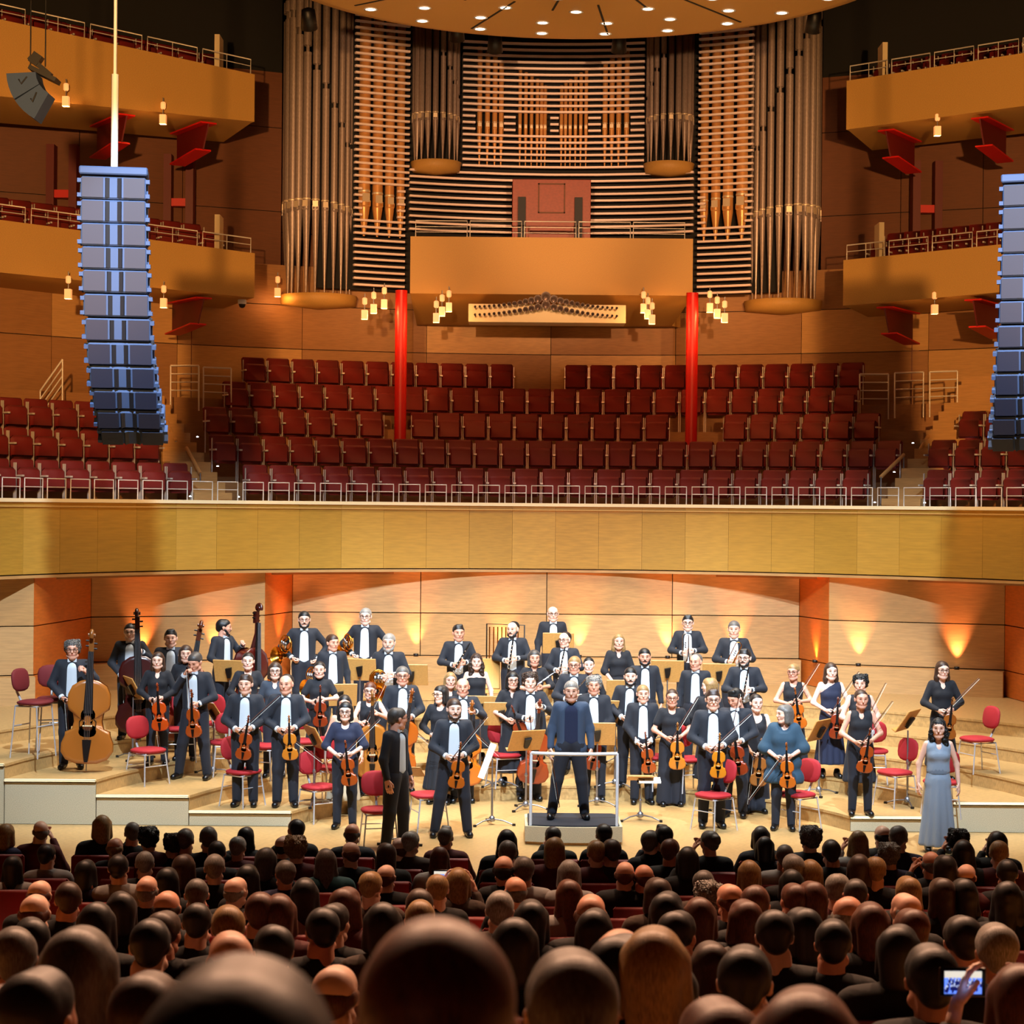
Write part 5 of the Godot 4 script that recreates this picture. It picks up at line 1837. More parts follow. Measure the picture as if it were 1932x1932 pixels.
func hand_xf(e: Vector3, w: Vector3, palm: Vector3) -> Transform3D:
	var y := -(w - e).normalized()
	var z := (palm - y * palm.dot(y)).normalized()
	return Transform3D(Basis(y.cross(z), y, z), w)

func body_mesh(sex: String, pose: String, skin: String, hyaw: float, htilt: float) -> ArrayMesh:
	var st := SurfaceTool.new()
	st.begin(Mesh.PRIMITIVE_TRIANGLES)
	st.append_from(get_mesh("head:" + sex), 0, head_xf(hyaw, htilt))
	st.append_from(get_mesh(skin), 0, Transform3D())
	var p: Array = POSES[pose]
	var kind := "hand:open" if pose == "down" else "hand:grip"
	for q in [0, 1]:
		var x := -1.0 if q == 0 else 1.0
		var palm := Vector3(-x, 0, 0.15) if pose != "down" else Vector3(-x, 0, -0.3)
		var t := hand_xf(p[q * 2], p[q * 2 + 1], palm)
		st.append_from(get_mesh(kind + (":m" if x < 0 else "")), 0, t)
	return st.commit()

func head_xf(hyaw: float, htilt: float) -> Transform3D:
	return Transform3D(Basis(Vector3.UP, deg_to_rad(hyaw)) * Basis(Vector3.RIGHT, deg_to_rad(htilt)), Vector3(0, 1.614, 0.02)) * Transform3D(Basis.from_scale(Vector3.ONE * 1.13), Vector3.ZERO)

func glasses(parent: Node, hx: Transform3D):
	if not cache.has("glasses"):
		var s := mb()
		for x in [-1, 1]:
			var pts := []
			for i in 9: pts.append(Vector3(x * 0.032 + 0.022 * cos(TAU * i / 8.0), 0.01 + 0.016 * sin(TAU * i / 8.0), 0.102))
			tube(s, pts, 0.0028, 5)
			tube(s, [Vector3(x * 0.054, 0.014, 0.1), Vector3(x * 0.08, 0.012, 0.0)], 0.0025, 5)
		tube(s, [Vector3(-0.01, 0.014, 0.103), Vector3(0.01, 0.014, 0.103)], 0.0025, 5)
		cache.glasses = done(s)
	var g := inst("glasses", cache.glasses, M.ebony, parent)
	g.transform = hx

func bow_tie(parent: Node, m: Material):
	if not cache.has("tie"):
		var s := mb()
		for x in [-1, 1]:
			hexa(s, [Vector3(0, 1.462, 0.07), Vector3(x * 0.06, 1.445, 0.068), Vector3(x * 0.06, 1.445, 0.055), Vector3(0, 1.462, 0.05), Vector3(0, 1.482, 0.07), Vector3(x * 0.06, 1.498, 0.068), Vector3(x * 0.06, 1.498, 0.055), Vector3(0, 1.482, 0.05)])
		rbox(s, Vector3(0, 1.472, 0.066), Vector3(0.022, 0.026, 0.02), 0.005)
		cache.tie = done(s)
	inst("bow_tie", cache.tie, m, parent)

var person_n := 0
func lower_skirt(k: String) -> bool:
	return k.begins_with("skirt")

# wear: tail | suit | top:sleeve:neck:lower[:colour] | gown | tunic
func person(px: float, py: float, sex: String, wear: String, pose: String, yaw: float, hyaw: float, hair: String, extra: String, label: String, ins := []):
	person_n += 1
	var h := 1.79 if sex == "m" else 1.68
	if "tall" in extra: h += 0.07
	if "small" in extra: h -= 0.07
	var at := stand_at(px, py, h)
	if "podium" in extra: at = [0, Vector3(P(px, py, 24.78).x, 0.25, -24.78), 1.79]
	var sc: float = clampf(at[2], h - 0.14, h + 0.14) / 1.75
	var t := thing("person", label, "person", at[1], deg_to_rad(yaw), "orchestra musicians" if wear != "gown" else "")
	t.scale = Vector3.ONE * sc
	var tilt := 22.0 if "bowed" in extra else 2.0
	var hx := head_xf(hyaw - yaw * 0.35, tilt)
	var skin := skin_mat(person_n)
	var lower := "trousers:m"
	var lowcol := Color(0.11, 0.12, 0.165)
	if wear == "tail" or wear == "suit":
		inst("body", body_mesh("m", pose, "forearm:%s:m" % pose, hyaw - yaw * 0.35, tilt), skin, t)
		var jc := Color(0.12, 0.135, 0.175) if wear == "tail" else Color(0.24, 0.31, 0.41)
		inst("tailcoat" if wear == "tail" else "jacket", get_mesh("jacket:%s:%s" % [pose, wear]), cloth_mat(jc), t)
		inst("shirt", get_mesh("shirt"), cloth_mat(Color(0.88, 0.92, 0.95) if wear == "tail" else Color(0.1, 0.14, 0.27)), t)
		if wear == "tail": bow_tie(t, cloth_mat(Color(0.9, 0.93, 0.95)))
		if wear == "suit": lower = "stride"
		if "stride" in extra: lower = "stride"
		if wear == "tail" and pose != "down":        # white cuffs
			var s := mb()
			for q in [0, 1]:
				var e: Vector3 = POSES[pose][q * 2]
				var w: Vector3 = POSES[pose][q * 2 + 1]
				tube(s, [e.lerp(w, 0.9), e.lerp(w, 1.02)], [0.043, 0.041], 10)
			obj("cuffs", s, cloth_mat(Color(0.88, 0.92, 0.95)), t)
	else:
		var w := wear.split(":")
		var col := Color(0.095, 0.1, 0.13)
		if w.size() > 4: col = {"navy": Color(0.12, 0.145, 0.25), "grey": Color(0.24, 0.27, 0.32), "cream": Color(0.8, 0.74, 0.62)}[w[4]]
		if w[0] == "gown":
			w = PackedStringArray(["top", "none", "v", "skirt:0.09"])
			col = Color(0.6, 0.66, 0.73)
		if w[0] == "tunic":
			inst("body", body_mesh("f", pose, "skin:" + pose, hyaw - yaw * 0.35, tilt), skin, t)
			inst("tunic", get_mesh("tunic:" + pose), cloth_mat(Color(0.16, 0.28, 0.36)), t)
			lower = "trousers:f"
		else:
			inst("body", body_mesh("f", pose, "skin:" + pose, hyaw - yaw * 0.35, tilt), skin, t)
			inst("top" if w[0] != "gown" else "bodice", get_mesh("top:%s:%s:%s%s" % [pose, w[1], w[2], ":1.04" if lower_skirt(w[3]) else ""]), cloth_mat(col), t)
			lower = {"trousers": "trousers:f", "wide": "trousers:wide", "skirt": "skirt:0.22"}.get(w[3], "skirt:0.09")
			lowcol = col if lower.begins_with("skirt") else lowcol
			if wear == "gown":
				var s := mb()
				lathe(s, [Vector2(0.15, 1.03), Vector2(0.153, 1.06), Vector2(0.15, 1.09)], 20, Transform3D(Basis.from_scale(Vector3(1, 1, 0.72)), Vector3.ZERO))
				obj("waistband", s, cloth_mat(Color(0.5, 0.56, 0.63)), t)
	inst("skirt" if lower.begins_with("skirt") else "trousers", get_mesh(lower), cloth_mat(lowcol), t)
	for x in [-1, 1]:
		var sh := inst("shoe", get_mesh("shoes:" + ("r" if x < 0 else "l")), M.ebony, t)
		sh.position.x = x * 0.11 + (x * 0.1 - 0.025 if lower == "stride" else 0.0)
	var hk := hair.split("")
	var hm := hair_mat(hair.right(1))
	if hair.length() > 1:
		var o := inst("hair", get_mesh("hair:" + hair.left(-1)), hm, t)
		o.transform = hx
	if "glasses" in extra: glasses(t, hx)
	if "beard" in extra:
		var o := inst("beard", get_mesh("beard"), hm, t)
		o.transform = hx
	# what the musician holds: top-level objects placed at the hands
	var base := Transform3D(Basis(Vector3.UP, deg_to_rad(yaw)), at[1])
	var who := label.get_slice(",", 0)
	for q in ins:
		var kind: String = q[0]
		var grip: Vector3 = POSES[pose][3] + (POSES[pose][3] - POSES[pose][2]).normalized() * 0.08
		var rgrip: Vector3 = POSES[pose][1] + (POSES[pose][1] - POSES[pose][0]).normalized() * 0.09
		match kind:
			"violin", "viola":     # [kind, colour, sideways tilt]
				var b := Basis(Vector3.FORWARD, deg_to_rad(-q[2])) * Basis(Vector3.UP, deg_to_rad(-8))
				make_fiddle(kind, q[3], q[1], base * Transform3D(b, (grip + Vector3(-0.01, -0.03, 0.035)) * sc))
			"bow":                 # [kind, angle from upright towards the left hand, lean forward]
				var b := Basis(Vector3.FORWARD, deg_to_rad(q[1])) * Basis(Vector3.RIGHT, deg_to_rad(q[2])) * Basis(Vector3.UP, PI * 0.5)
				make_bow(q[3], base * Transform3D(b, (rgrip + Vector3(0.01, 0.02, 0.03)) * sc))
			"cello":
				make_fiddle("cello", q[3], q[1], base * Transform3D(Basis(Vector3.FORWARD, deg_to_rad(-q[2])) * Basis(Vector3.RIGHT, 0.1), Vector3(grip.x - 0.03, 1.04, 0.36)))
			"double_bass":
				make_fiddle("double_bass", q[3], q[1], base * Transform3D(Basis(Vector3.FORWARD, deg_to_rad(-q[2])) * Basis(Vector3.RIGHT, -0.06), Vector3(q[4], 1.26, 0.42)))
			"horn":
				make_horn(q[3], base * Transform3D(Basis(Vector3.UP, deg_to_rad(q[1])) * Basis(Vector3.FORWARD, deg_to_rad(q[2])), q[4] * sc))
			"trumpet":
				make_trumpet(q[3], base * Transform3D(Basis(Vector3.FORWARD, deg_to_rad(q[1])), (grip + Vector3(-0.04, 0.02, 0.06)) * sc), M.silver if q[2] else M.gold)
			"clarinet", "oboe", "flute", "bassoon":
				var dims: Array = {"clarinet": [0.62, 0.013], "oboe": [0.6, 0.011], "flute": [0.66, 0.01], "bassoon": [1.15, 0.024]}[kind]
				make_pipe_wind(kind, q[3], base * Transform3D(Basis(Vector3.FORWARD, deg_to_rad(q[1])), (grip.lerp(rgrip, 0.5) + Vector3(0.0, 0.08, 0.05)) * sc), dims[0], dims[1], M.silver if kind == "flute" else (M.ebony if kind != "bassoon" else wood_of(Color(0.25, 0.07, 0.03))))

func orchestra():
	var o1 := Color(0.62, 0.26, 0.06)
	var o2 := Color(0.72, 0.36, 0.07)
	var o3 := Color(0.5, 0.17, 0.05)
	var o4 := Color(0.76, 0.45, 0.12)
	var bb := Color(0.62, 0.36, 0.12)
	# double basses
	person(137, 1207, "m", "tail", "bass", 8, 5, "curlyG", "glasses", "man with curly grey hair and glasses in tailcoat, standing beside honey-coloured double bass", [["double_bass", bb, -2, "honey-coloured double bass held by the curly grey-haired man", 0.27], ["bow", 176, -8, "bow hanging down in front of the honey-coloured bass"]])
	person(246, 1176, "m", "tail", "bass", 5, 0, "shortD", "glasses", "tall man with dark hair and glasses in tailcoat behind a dark red bass", [["double_bass", Color(0.22, 0.05, 0.03), 2, "dark red double bass held by the tall man with dark hair", 0.16], ["bow", 178, -5, "bow hanging before the dark red bass"]])
	person(322, 1187, "m", "tail", "bass", 12, 0, "quiffK", "", "young man with black hair in tailcoat behind the viola players", [["double_bass", Color(0.42, 0.17, 0.05), -10, "brown double bass leaning left behind the viola players", 0.32]])
	person(421, 1168, "m", "tail", "bass", 55, 62, "shortK", "beard", "bearded man with black hair in tailcoat looking sideways past his bass", [["double_bass", Color(0.28, 0.06, 0.03), -6, "dark reddish double bass beside the bearded man", 0.3]])
	# violas and violins on the left platforms
	person(298, 1230, "f", "top:long:v:trousers", "hold", 3, 0, "longB", "", "woman with long brown hair in black velvet jacket and grey trousers, holding a viola", [["viola", Color(0.74, 0.27, 0.04), 4, "orange viola held by the woman in black velvet jacket"], ["bow", 172, -6, "bow pointing down in front of the woman with long brown hair"]])
	person(351, 1217, "f", "top:long:high:trousers", "down", 0, 10, "bobB", "", "woman with brown fringe half hidden behind the man touching his face")
	person(369, 1231, "m", "tail", "face", -12, -12, "shortP", "stride bowed", "man in tailcoat raising his hand to his face, viola in the other hand", [["viola", o1, 3, "brown viola held by the man touching his face"], ["bow", 178, -4, "bow held upright beside the man touching his face"]])
	person(468, 1231, "f", "top:long:scoop:skirt", "hold", 8, 0, "tiedD", "", "woman with dark tied hair in black, behind the young violinist", [["bow", 58, 0, "bow slanting up from the woman with dark tied hair"]])
	person(464, 1272, "m", "tail", "hold", 0, -6, "quiffB", "", "young man with brown hair in tailcoat behind a red chair, holding an orange violin", [["violin", Color(0.6, 0.24, 0.06), -8, "orange-brown violin of the young man with brown hair"], ["bow", 47, -8, "bow slanting up from the young man with brown hair"]])
	person(540, 1272, "m", "tail", "hold", 6, -14, "thinD", "", "man with receding dark hair in tailcoat, holding a golden violin", [["violin", o4, 2, "golden yellow violin of the man with receding dark hair"], ["bow", 128, -6, "bow slanting down from the man with receding hair"]])
	person(519, 1249, "f", "top:long:v:trousers:grey", "down", 5, 4, "bobB", "glasses", "woman with brown bob and glasses in grey jacket and black shirt")
	person(603, 1248, "f", "top:short:high:skirt", "chest", 2, 0, "tiedD", "", "woman with dark hair in black turtleneck, holding a dark violin upright", [["violin", o3, 0, "dark red violin of the woman in black turtleneck"], ["bow", 172, -5, "pale bow hanging down from the woman in turtleneck"]])
	person(650, 1311, "f", "top:none:tank:skirt:cream", "down", 5, 0, "longD", "small", "woman with long dark hair and pale shoulders behind the violinist in loose blouse")
	person(652, 1324, "f", "top:half:scoop:trousers:navy", "hold", 0, 0, "bobK", "glasses", "woman with dark hair and glasses in loose black blouse with violin", [["violin", o1, 6, "brown violin held low by the woman in loose black blouse"], ["bow", 45, -8, "bow slanting up from the woman in loose blouse"]])
	# horns and winds
	person(574, 1153, "m", "tail", "hip", 8, 2, "shortK", "glasses beard tall", "bearded man with glasses in tailcoat, horn under his arm, hand on hip", [["horn", -50, 20, "brass horn under the arm of the bearded man", Vector3(-0.33, 1.15, 0.12)]])
	person(627, 1197, "m", "tail", "down", 14, 26, "shortB", "", "man with combed brown hair in tailcoat looking down sideways", [["horn", -60, 0, "brass horn resting beside the man with combed hair", Vector3(-0.36, 1.0, 0.15)]])
	person(690, 1147, "m", "tail", "hip", -4, 0, "shortW", "glasses tall", "tall man with silver hair and glasses in tailcoat holding a horn at his hip", [["horn", -55, 25, "brass horn at the hip of the tall silver-haired man", Vector3(-0.3, 1.13, 0.14)]])
	person(734, 1195, "m", "tail", "chest", 0, -5, "shortW", "beard", "white-haired man in tailcoat with a large horn bell facing forward", [["horn", 10, 0, "brass horn with its big bell facing forward", Vector3(-0.13, 1.02, 0.3)]])
	person(865, 1178, "m", "tail", "chest", 6, 8, "quiffD", "", "man with short dark hair in tailcoat holding a black clarinet, beside the tubular bells", [["clarinet", 30, 0, "black clarinet of the man with short dark hair"]])
	person(899, 1233, "f", "top:none:strapless:skirt", "down", 4, 0, "wavyB", "", "smiling woman with long wavy brown hair in strapless black top")
	person(968, 1172, "m", "tail", "chest", -6, -20, "thinK", "beard", "man with dark hair and beard in tailcoat holding a clarinet upright", [["clarinet", 8, 0, "black clarinet held upright by the bearded man"]])
	person(1008, 1226, "f", "top:half:v:skirt", "chest", 8, 0, "bobP", "", "woman with short greying bob and wide neckline, holding a flute", [["flute", 55, 0, "silver flute of the woman with greying bob"]])
	person(1043, 1143, "m", "tail", "down", 8, 0, "baldW", "glasses", "bald man with glasses in tailcoat standing highest at the back")
	person(1066, 1192, "m", "tail", "chest", -12, -22, "thinD", "glasses", "man with receding dark hair and black glasses in tailcoat holding an oboe", [["oboe", 12, 0, "dark oboe of the man with black glasses"]])
	person(1084, 1238, "m", "tail", "chest", -6, -5, "shortL", "glasses", "sandy-haired man with glasses in tailcoat behind the conductor", [["flute", 40, 0, "silver flute behind the conductor's shoulder"]])
	person(1111, 1240, "f", "top:long:scoop:skirt", "down", 0, 0, "tiedK", "small", "smiling woman with black tied hair half hidden behind the white-haired viola player")
	person(1167, 1195, "f", "top:half:v:skirt", "low", 6, 0, "longL", "", "woman with long blond hair in black top holding a bassoon", [["bassoon", 55, 0, "dark red bassoon of the blond woman"]])
	person(1216, 1223, "m", "tail", "down", 6, -4, "shortK", "beard", "man with black hair and beard in tailcoat, arms at his sides, among the winds")
	person(1298, 1160, "m", "tail", "chest", -4, -4, "quiffK", "glasses", "man with dark hair and glasses in tailcoat holding a trumpet upright", [["trumpet", 180, true, "silver trumpet of the man with glasses"]])
	person(1385, 1171, "m", "tail", "chest", -4, -6, "shortG", "", "grey-haired man in tailcoat holding a brass flugelhorn", [["trumpet", 205, false, "brass flugelhorn of the grey-haired man"]])
	person(1313, 1233, "m", "tail", "down", -8, -22, "thinG", "", "man with thin grey hair in tailcoat looking to the side, behind the quiffed violinist")
	person(1405, 1224, "m", "tail", "chest", -6, -18, "quiffD", "glasses beard", "bearded man with glasses in tailcoat standing behind the violas", [["oboe", 10, 0, "dark oboe of the bearded man behind the violas"]])
	# cellos
	person(698, 1287, "f", "top:none:scoop:wide", "reach", 0, 0, "shortR", "glasses", "person with cropped reddish hair and glasses in sleeveless black top with cello", [["cello", Color(0.66, 0.4, 0.13), 0, "light brown cello of the person with cropped reddish hair"], ["bow", 25, 10, "bow held by the reddish-haired cellist"]])
	person(759, 1257, "m", "tail", "hold", 10, -2, "shortG", "glasses", "grey-haired man with glasses in tailcoat behind the concertmaster, with cello", [["cello", Color(0.7, 0.34, 0.07), -8, "orange cello of the grey-haired man"], ["bow", 130, 0, "pale bow slanting down before the grey-haired cellist"]])
	person(832, 1293, "f", "top:long:scoop:skirt", "hold", -12, -34, "bobD", "glasses", "smiling woman with dark bob in long black dress looking aside")
	person(850, 1268, "f", "top:long:v:skirt", "down", 0, 8, "longL", "small", "blond woman half hidden behind the bald cellist")
	person(873, 1278, "m", "tail", "reach", 8, -4, "baldG", "", "bald man in tailcoat with a golden cello", [["cello", Color(0.78, 0.42, 0.08), -3, "golden cello of the bald man"], ["bow", 132, 4, "pale bow slanting down from the bald cellist"]])
	person(1000, 1268, "m", "tail", "reach", 6, 0, "curlyB", "", "man with wavy brown hair in tailcoat holding a reddish cello", [["cello", Color(0.6, 0.22, 0.06), -4, "reddish cello of the man with wavy hair"], ["bow", 178, 0, "pale bow held upright by the wavy-haired cellist"]])
	person(967, 1267, "f", "top:short:v:skirt", "hold", 6, 6, "bobK", "glasses", "smiling woman with dark hair in black V-neck dress, arm folded", [["viola", o3, 20, "dark viola of the smiling woman in V-neck dress"]])
	# front desks
	person(748, 1335, "m", "tail", "down", 62, 74, "shortP", "glasses stride", "man with greying hair and glasses in tailcoat turned sideways at the foremost music stand")
	person(857, 1318, "m", "tail", "hold", 4, 10, "shortB", "beard stride", "smiling bearded man with brown hair in tailcoat holding a violin at the front", [["violin", o2, -6, "orange violin of the smiling bearded man"], ["bow", 40, -8, "bow slanting up from the smiling bearded man"]])
	person(1078, 1280, "m", "suit", "down", 0, -2, "shortW", "podium", "conductor with short silver hair in dark blue suit and open collar on the podium", [["bow", 170, 0, "thin white baton pointing down in the conductor's hand"]])
	person(1121, 1275, "m", "tail", "low", -4, 0, "curlyW", "", "white-haired man in tailcoat beside the conductor, hands folded low", [["viola", o3, -10, "reddish viola of the white-haired man beside the conductor"]])
	person(1190, 1259, "m", "tail", "hold", -10, 4, "shortK", "beard", "man with short black hair and goatee in tailcoat, hands at his belt")
	person(1213, 1292, "m", "tail", "low", 2, 0, "shortL", "small", "slim man with fair short hair in tailcoat, violin hanging low", [["violin", o1, 6, "orange violin hanging low from the fair-haired man"], ["bow", 152, -6, "bow slanting down from the fair-haired man"]])
	person(1268, 1300, "f", "top:short:scoop:wide", "hold", 2, -4, "tiedB", "glasses", "woman with tied brown hair and glasses in black T-shirt and wide trousers", [["viola", o4, 0, "light viola of the woman in wide black trousers"], ["bow", 32, -8, "bow slanting up from the woman in wide trousers"]])
	person(1338, 1279, "f", "top:long:high:skirt", "down", 160, 150, "bobL", "", "blond woman seen from behind, turned away behind the quiffed violinist")
	person(1345, 1300, "m", "tail", "hold", 0, 0, "quiffB", "glasses tall", "young man with brown quiff and glasses in tailcoat with a yellow violin", [["violin", Color(0.78, 0.47, 0.08), -2, "yellow-gold violin of the young man with quiff"], ["bow", 48, -8, "bow slanting up from the young man with quiff"]])
	person(1388, 1299, "m", "tail", "hold", -14, -36, "quiffK", "bowed", "man with black hair bowing his head in tailcoat behind the violins", [["viola", o3, 8, "dark viola of the man bowing his head"], ["bow", 10, 0, "bow held upright by the man bowing his head"]])
	person(1427, 1309, "f", "top:none:tank:wide", "low", -2, 12, "tiedD", "", "woman with dark hair in black tank top and trousers, viola hanging low", [["viola", Color(0.55, 0.32, 0.12), -4, "brown viola hanging low from the woman in tank top"], ["bow", 186, -4, "pale bow pointing down from the woman in tank top"]])
	person(1480, 1329, "f", "tunic", "hold", -10, -62, "bobG", "", "grey-haired woman in wide blue-green tunic looking aside, holding a violin", [["violin", o2, 2, "orange violin of the woman in blue-green tunic"], ["bow", 215, -6, "pale bow slanting down from the woman in blue-green tunic"]])
	person(1497, 1252, "f", "top:none:scoop:skirt", "chest", -4, -24, "shortL", "glasses", "woman with short blond hair and glasses in sleeveless black dress with violin", [["violin", o2, 8, "orange violin of the woman with short blond hair"], ["bow", 32, -6, "pale bow slanting up from the short-haired blond woman"]])
	person(1568, 1250, "f", "top:none:one:skirt:navy", "hold", 0, 4, "longB", "", "woman with long brown hair in one-shoulder navy dress with violin", [["violin", o3, -2, "dark red violin of the woman in one-shoulder dress"], ["bow", 34, -6, "bow slanting up from the woman in one-shoulder dress"]])
	person(1623, 1272, "f", "top:none:v:skirt", "hold", 6, -20, "curlyK", "", "woman with curly black updo in sleeveless black, behind the other violinist", [["bow", 28, -4, "thin bow slanting up behind the sleeveless violinist"]])
	person(1625, 1301, "f", "top:none:v:trousers", "hold", -2, 6, "tiedB", "", "woman with brown hair in sleeveless black top and trousers with violin", [["violin", o1, -8, "brown violin of the woman in sleeveless top and trousers"], ["bow", 36, -6, "thin bow slanting up from the woman in sleeveless top"]])
	person(1778, 1247, "f", "top:long:v:skirt:black" if false else "top:long:v:skirt", "hold", 2, 4, "longB", "glasses", "woman with long brown hair and glasses in long-sleeved black dress behind the soloist", [["violin", Color(0.55, 0.3, 0.08), -6, "brown violin of the woman in long-sleeved black dress"], ["bow", 46, -6, "bow slanting up behind the soloist"]])
	person(1771, 1355, "f", "gown", "down", -4, -10, "wavyK", "", "soloist with long wavy black hair in floor-length pale blue-grey gown")

# ---------------------------------------------------------------- audience
const HC := [[30.0, 0.5], [19.5, 0.94], [17.5, 1.07], [16.0, 1.21], [14.5, 1.38], [11.3, 1.88], [9.8, 2.11], [8.2, 2.4], [6.0, 2.84], [5.0, 3.04], [4.0, 3.25], [2.2, 3.66], [0.0, 4.1]]
const PZ := [[1540.0, 20.5], [1575.0, 19.5], [1620.0, 17.5], [1650.0, 16.0], [1680.0, 14.5], [1720.0, 11.3], [1760.0, 9.8], [1790.0, 8.2], [1830.0, 6.0], [1860.0, 5.0], [1900.0, 4.0], [1960.0, 3.0]]
func table(t: Array, x: float) -> float:
	for i in t.size() - 1:
		var a: Array = t[i]
		var b: Array = t[i + 1]
		if (x - a[0]) * (x - b[0]) <= 0.0: return lerpf(a[1], b[1], (x - a[0]) / (b[0] - a[0]))
	return t[-1][1]

const CLOTH := {"k": Color(0.02, 0.02, 0.022), "n": Color(0.04, 0.045, 0.1), "w": Color(0.72, 0.7, 0.68), "r": Color(0.35, 0.05, 0.05), "t": Color(0.03, 0.3, 0.33), "g": Color(0.22, 0.22, 0.23), "b": Color(0.3, 0.22, 0.16), "p": Color(0.16, 0.14, 0.3)}
const CLOTH_WORD := {"k": "black", "n": "navy", "w": "white", "r": "red", "t": "teal", "g": "grey", "b": "brown", "p": "violet"}
const ORD := ["first", "second", "third", "fourth", "fifth", "sixth", "seventh", "eighth", "ninth", "tenth", "eleventh", "twelfth", "thirteenth", "fourteenth", "fifteenth", "sixteenth", "seventeenth", "eighteenth", "nineteenth", "twentieth", "twenty-first"]

func audience():
	# px, py of the middle of the head, hair (style + colour letter), clothes, optional: head width in pixels, c = clapping raised hands
	var txt := """10 1577 bob L p|72 1570 bald G r c|190 1562 bob L n|247 1574 short G k c|282 1584 curly K r|322 1596 curly B n|352 1588 short G k|392 1585 short G k|462 1582 long K k|555 1568 thin K k|533 1598 bald K k|560 1604 curly L r|664 1575 bald G n|752 1602 bald R b|774 1593 short W b|842 1582 quiff G r|953 1590 long K k|1046 1582 short P k c|1140 1578 short K k|1230 1592 short G n c|1254 1583 quiff D k|1338 1592 bun G k c|1436 1582 bob P n|1527 1584 curly G n|1617 1592 long L w c|1663 1579 bald D k|1697 1584 short G p|1808 1590 curly D k c|1880 1594 bob D k c
90 1617 short D w|218 1602 bald L k|20 1640 long K w|448 1602 short W r|405 1612 short D k|660 1612 bald R k|618 1628 long G t|728 1616 bob B k|828 1622 long R w|957 1612 short G k|1047 1606 bob L r|1125 1612 short L r|1152 1610 short B g|1262 1609 short R k|1300 1626 bob D k c|1445 1602 bob D n|1478 1618 thin G w|1573 1611 short D k|1680 1616 curly W p|1755 1632 bald G k c|1820 1612 long D k|1886 1613 short L r
165 1650 bob K p|272 1633 short W k|227 1641 short D w|345 1642 bob B n|405 1641 short W k|505 1627 bob P n|536 1652 short G p|575 1692 long K w|470 1662 long K k|320 1667 long K k|730 1657 bald R k|955 1642 bald D k|990 1646 short G w|822 1682 short L k|862 1668 bob L b f|1072 1652 bob W w|1070 1694 long R w|1176 1652 bald R k|1211 1657 bald R g|1326 1672 thin G b|1410 1652 bob L r|1495 1642 short W k|1531 1652 bob L k|1655 1647 short L k|1625 1642 long B k|1785 1643 bob D k|1826 1657 bald R r|1900 1652 short K k
68 1692 bald R k|278 1682 bald W k|122 1702 short B k|440 1684 bald W k|372 1692 short G k|317 1717 bald B k|703 1677 short L b|655 1716 bob R r|975 1684 bald G k|1242 1692 bob B b|1334 1697 curly W r|1376 1702 bald R k|1421 1712 short R k|1580 1682 short W r|1615 1692 thin P k|1710 1687 long L k|1776 1692 long B k|1820 1694 long K k|1906 1702 long K k|1492 1672 bob K k|1495 1704 short R k
60 1727 bald R k|225 1722 bob D k|485 1727 thin R k|522 1731 bob R r|425 1757 short L k|600 1762 short K k|632 1747 short D k|796 1717 short B k|786 1741 short L b|940 1722 short W b|1002 1742 bob K k|1112 1728 bald R k|1124 1762 long D k|1260 1727 long K k|1326 1737 bob R k|1410 1742 bob R w|1536 1702 bob R k|1600 1732 bald W k|1646 1752 bob R k|1711 1722 bald G k|1716 1762 short R k
186 1752 bob D k|50 1782 short K k|310 1767 short B k|272 1792 short K k|366 1747 short D k|20 1816 short G k|728 1752 bob D b|1160 1822 bald R k|1282 1772 short D k|1470 1772 short D k|1522 1762 bob K k|1566 1787 short K k|1690 1802 bob K k|1826 1782 short D k|1888 1802 short W k|976 1792 bob D k|520 1802 short D k|1180 1852 short K k
130 1850 bob G k 142|440 1818 bald R k 98|290 1937 short B k 150|12 1927 short R k 100|55 1930 short D k 150|165 1925 short K k 110|636 1884 bald R k 100|450 2105 short D k 420|850 1962 short R k 330|1062 1925 short G k 190|1246 1842 bob L k 130|1350 1832 long B k 80|1412 1862 short K k 112|1276 1892 short K k 106|1365 2005 short R k 170|1285 1936 bald R k 80|1530 2016 bob R k 210|1765 1856 short K k 104|1930 1905 bob R k 120 f"""
	var rows := {}
	for line in txt.split("\n"):
		for e in line.strip_edges().split("|"):
			var w := e.split(" ", false)
			var py := float(w[1])
			var z := table(PZ, py)
			if w.size() > 5 and w[5].is_valid_float(): z = 3600.0 * 0.185 / float(w[5])
			var row := roundi((19.6 - z) / 0.9)
			var zr := 19.6 - 0.9 * row
			if w.size() > 5 and w[5].is_valid_float(): zr = z
			var p := P(float(w[0]), py, zr)
			var fl := table(HC, zr) - 1.2
			if zr == z and w.size() > 5: fl = p.y - 1.2
			var s := clampf((p.y - fl) / 1.2, 0.88, 1.16)
			var clap := w[w.size() - 1] == "c"
			if not rows.has(row): rows[row] = []
			# neighbours in the same row keep an arm's width
			rows[row].append(p.x)
			var style: String = {"bald": "bald crown and %s fringe", "thin": "thinning %s hair", "short": "short %s hair", "quiff": "tousled %s hair", "long": "long %s hair", "bob": "%s bobbed hair", "curly": "curly %s hair", "bun": "pinned-up %s hair"}[w[2]] % HAIR_WORD[w[3]]
			var lab := "listener with %s in %s, %s row from the stage" % [style, CLOTH_WORD[w[4]], ORD[clampi(row, 0, 20)]]
			if clap: lab += ", clapping"
			listener(Vector3(p.x, fl, p.z), s, w[2], w[3], w[4], clap, lab, w[w.size() - 1] == "f")
	# stepped floor and a red seat for every listener, plus empty ones in the gaps
	for row in range(-1, 21):
		var z := 19.6 - 0.9 * row
		var fl := table(HC, z) - 1.2
		var s := mb()
		bx(s, Vector3(0, fl - 0.6, -z - 0.0), Vector3(26, 1.2, 0.9))
		structure("floor_row", s, M.maple_b)
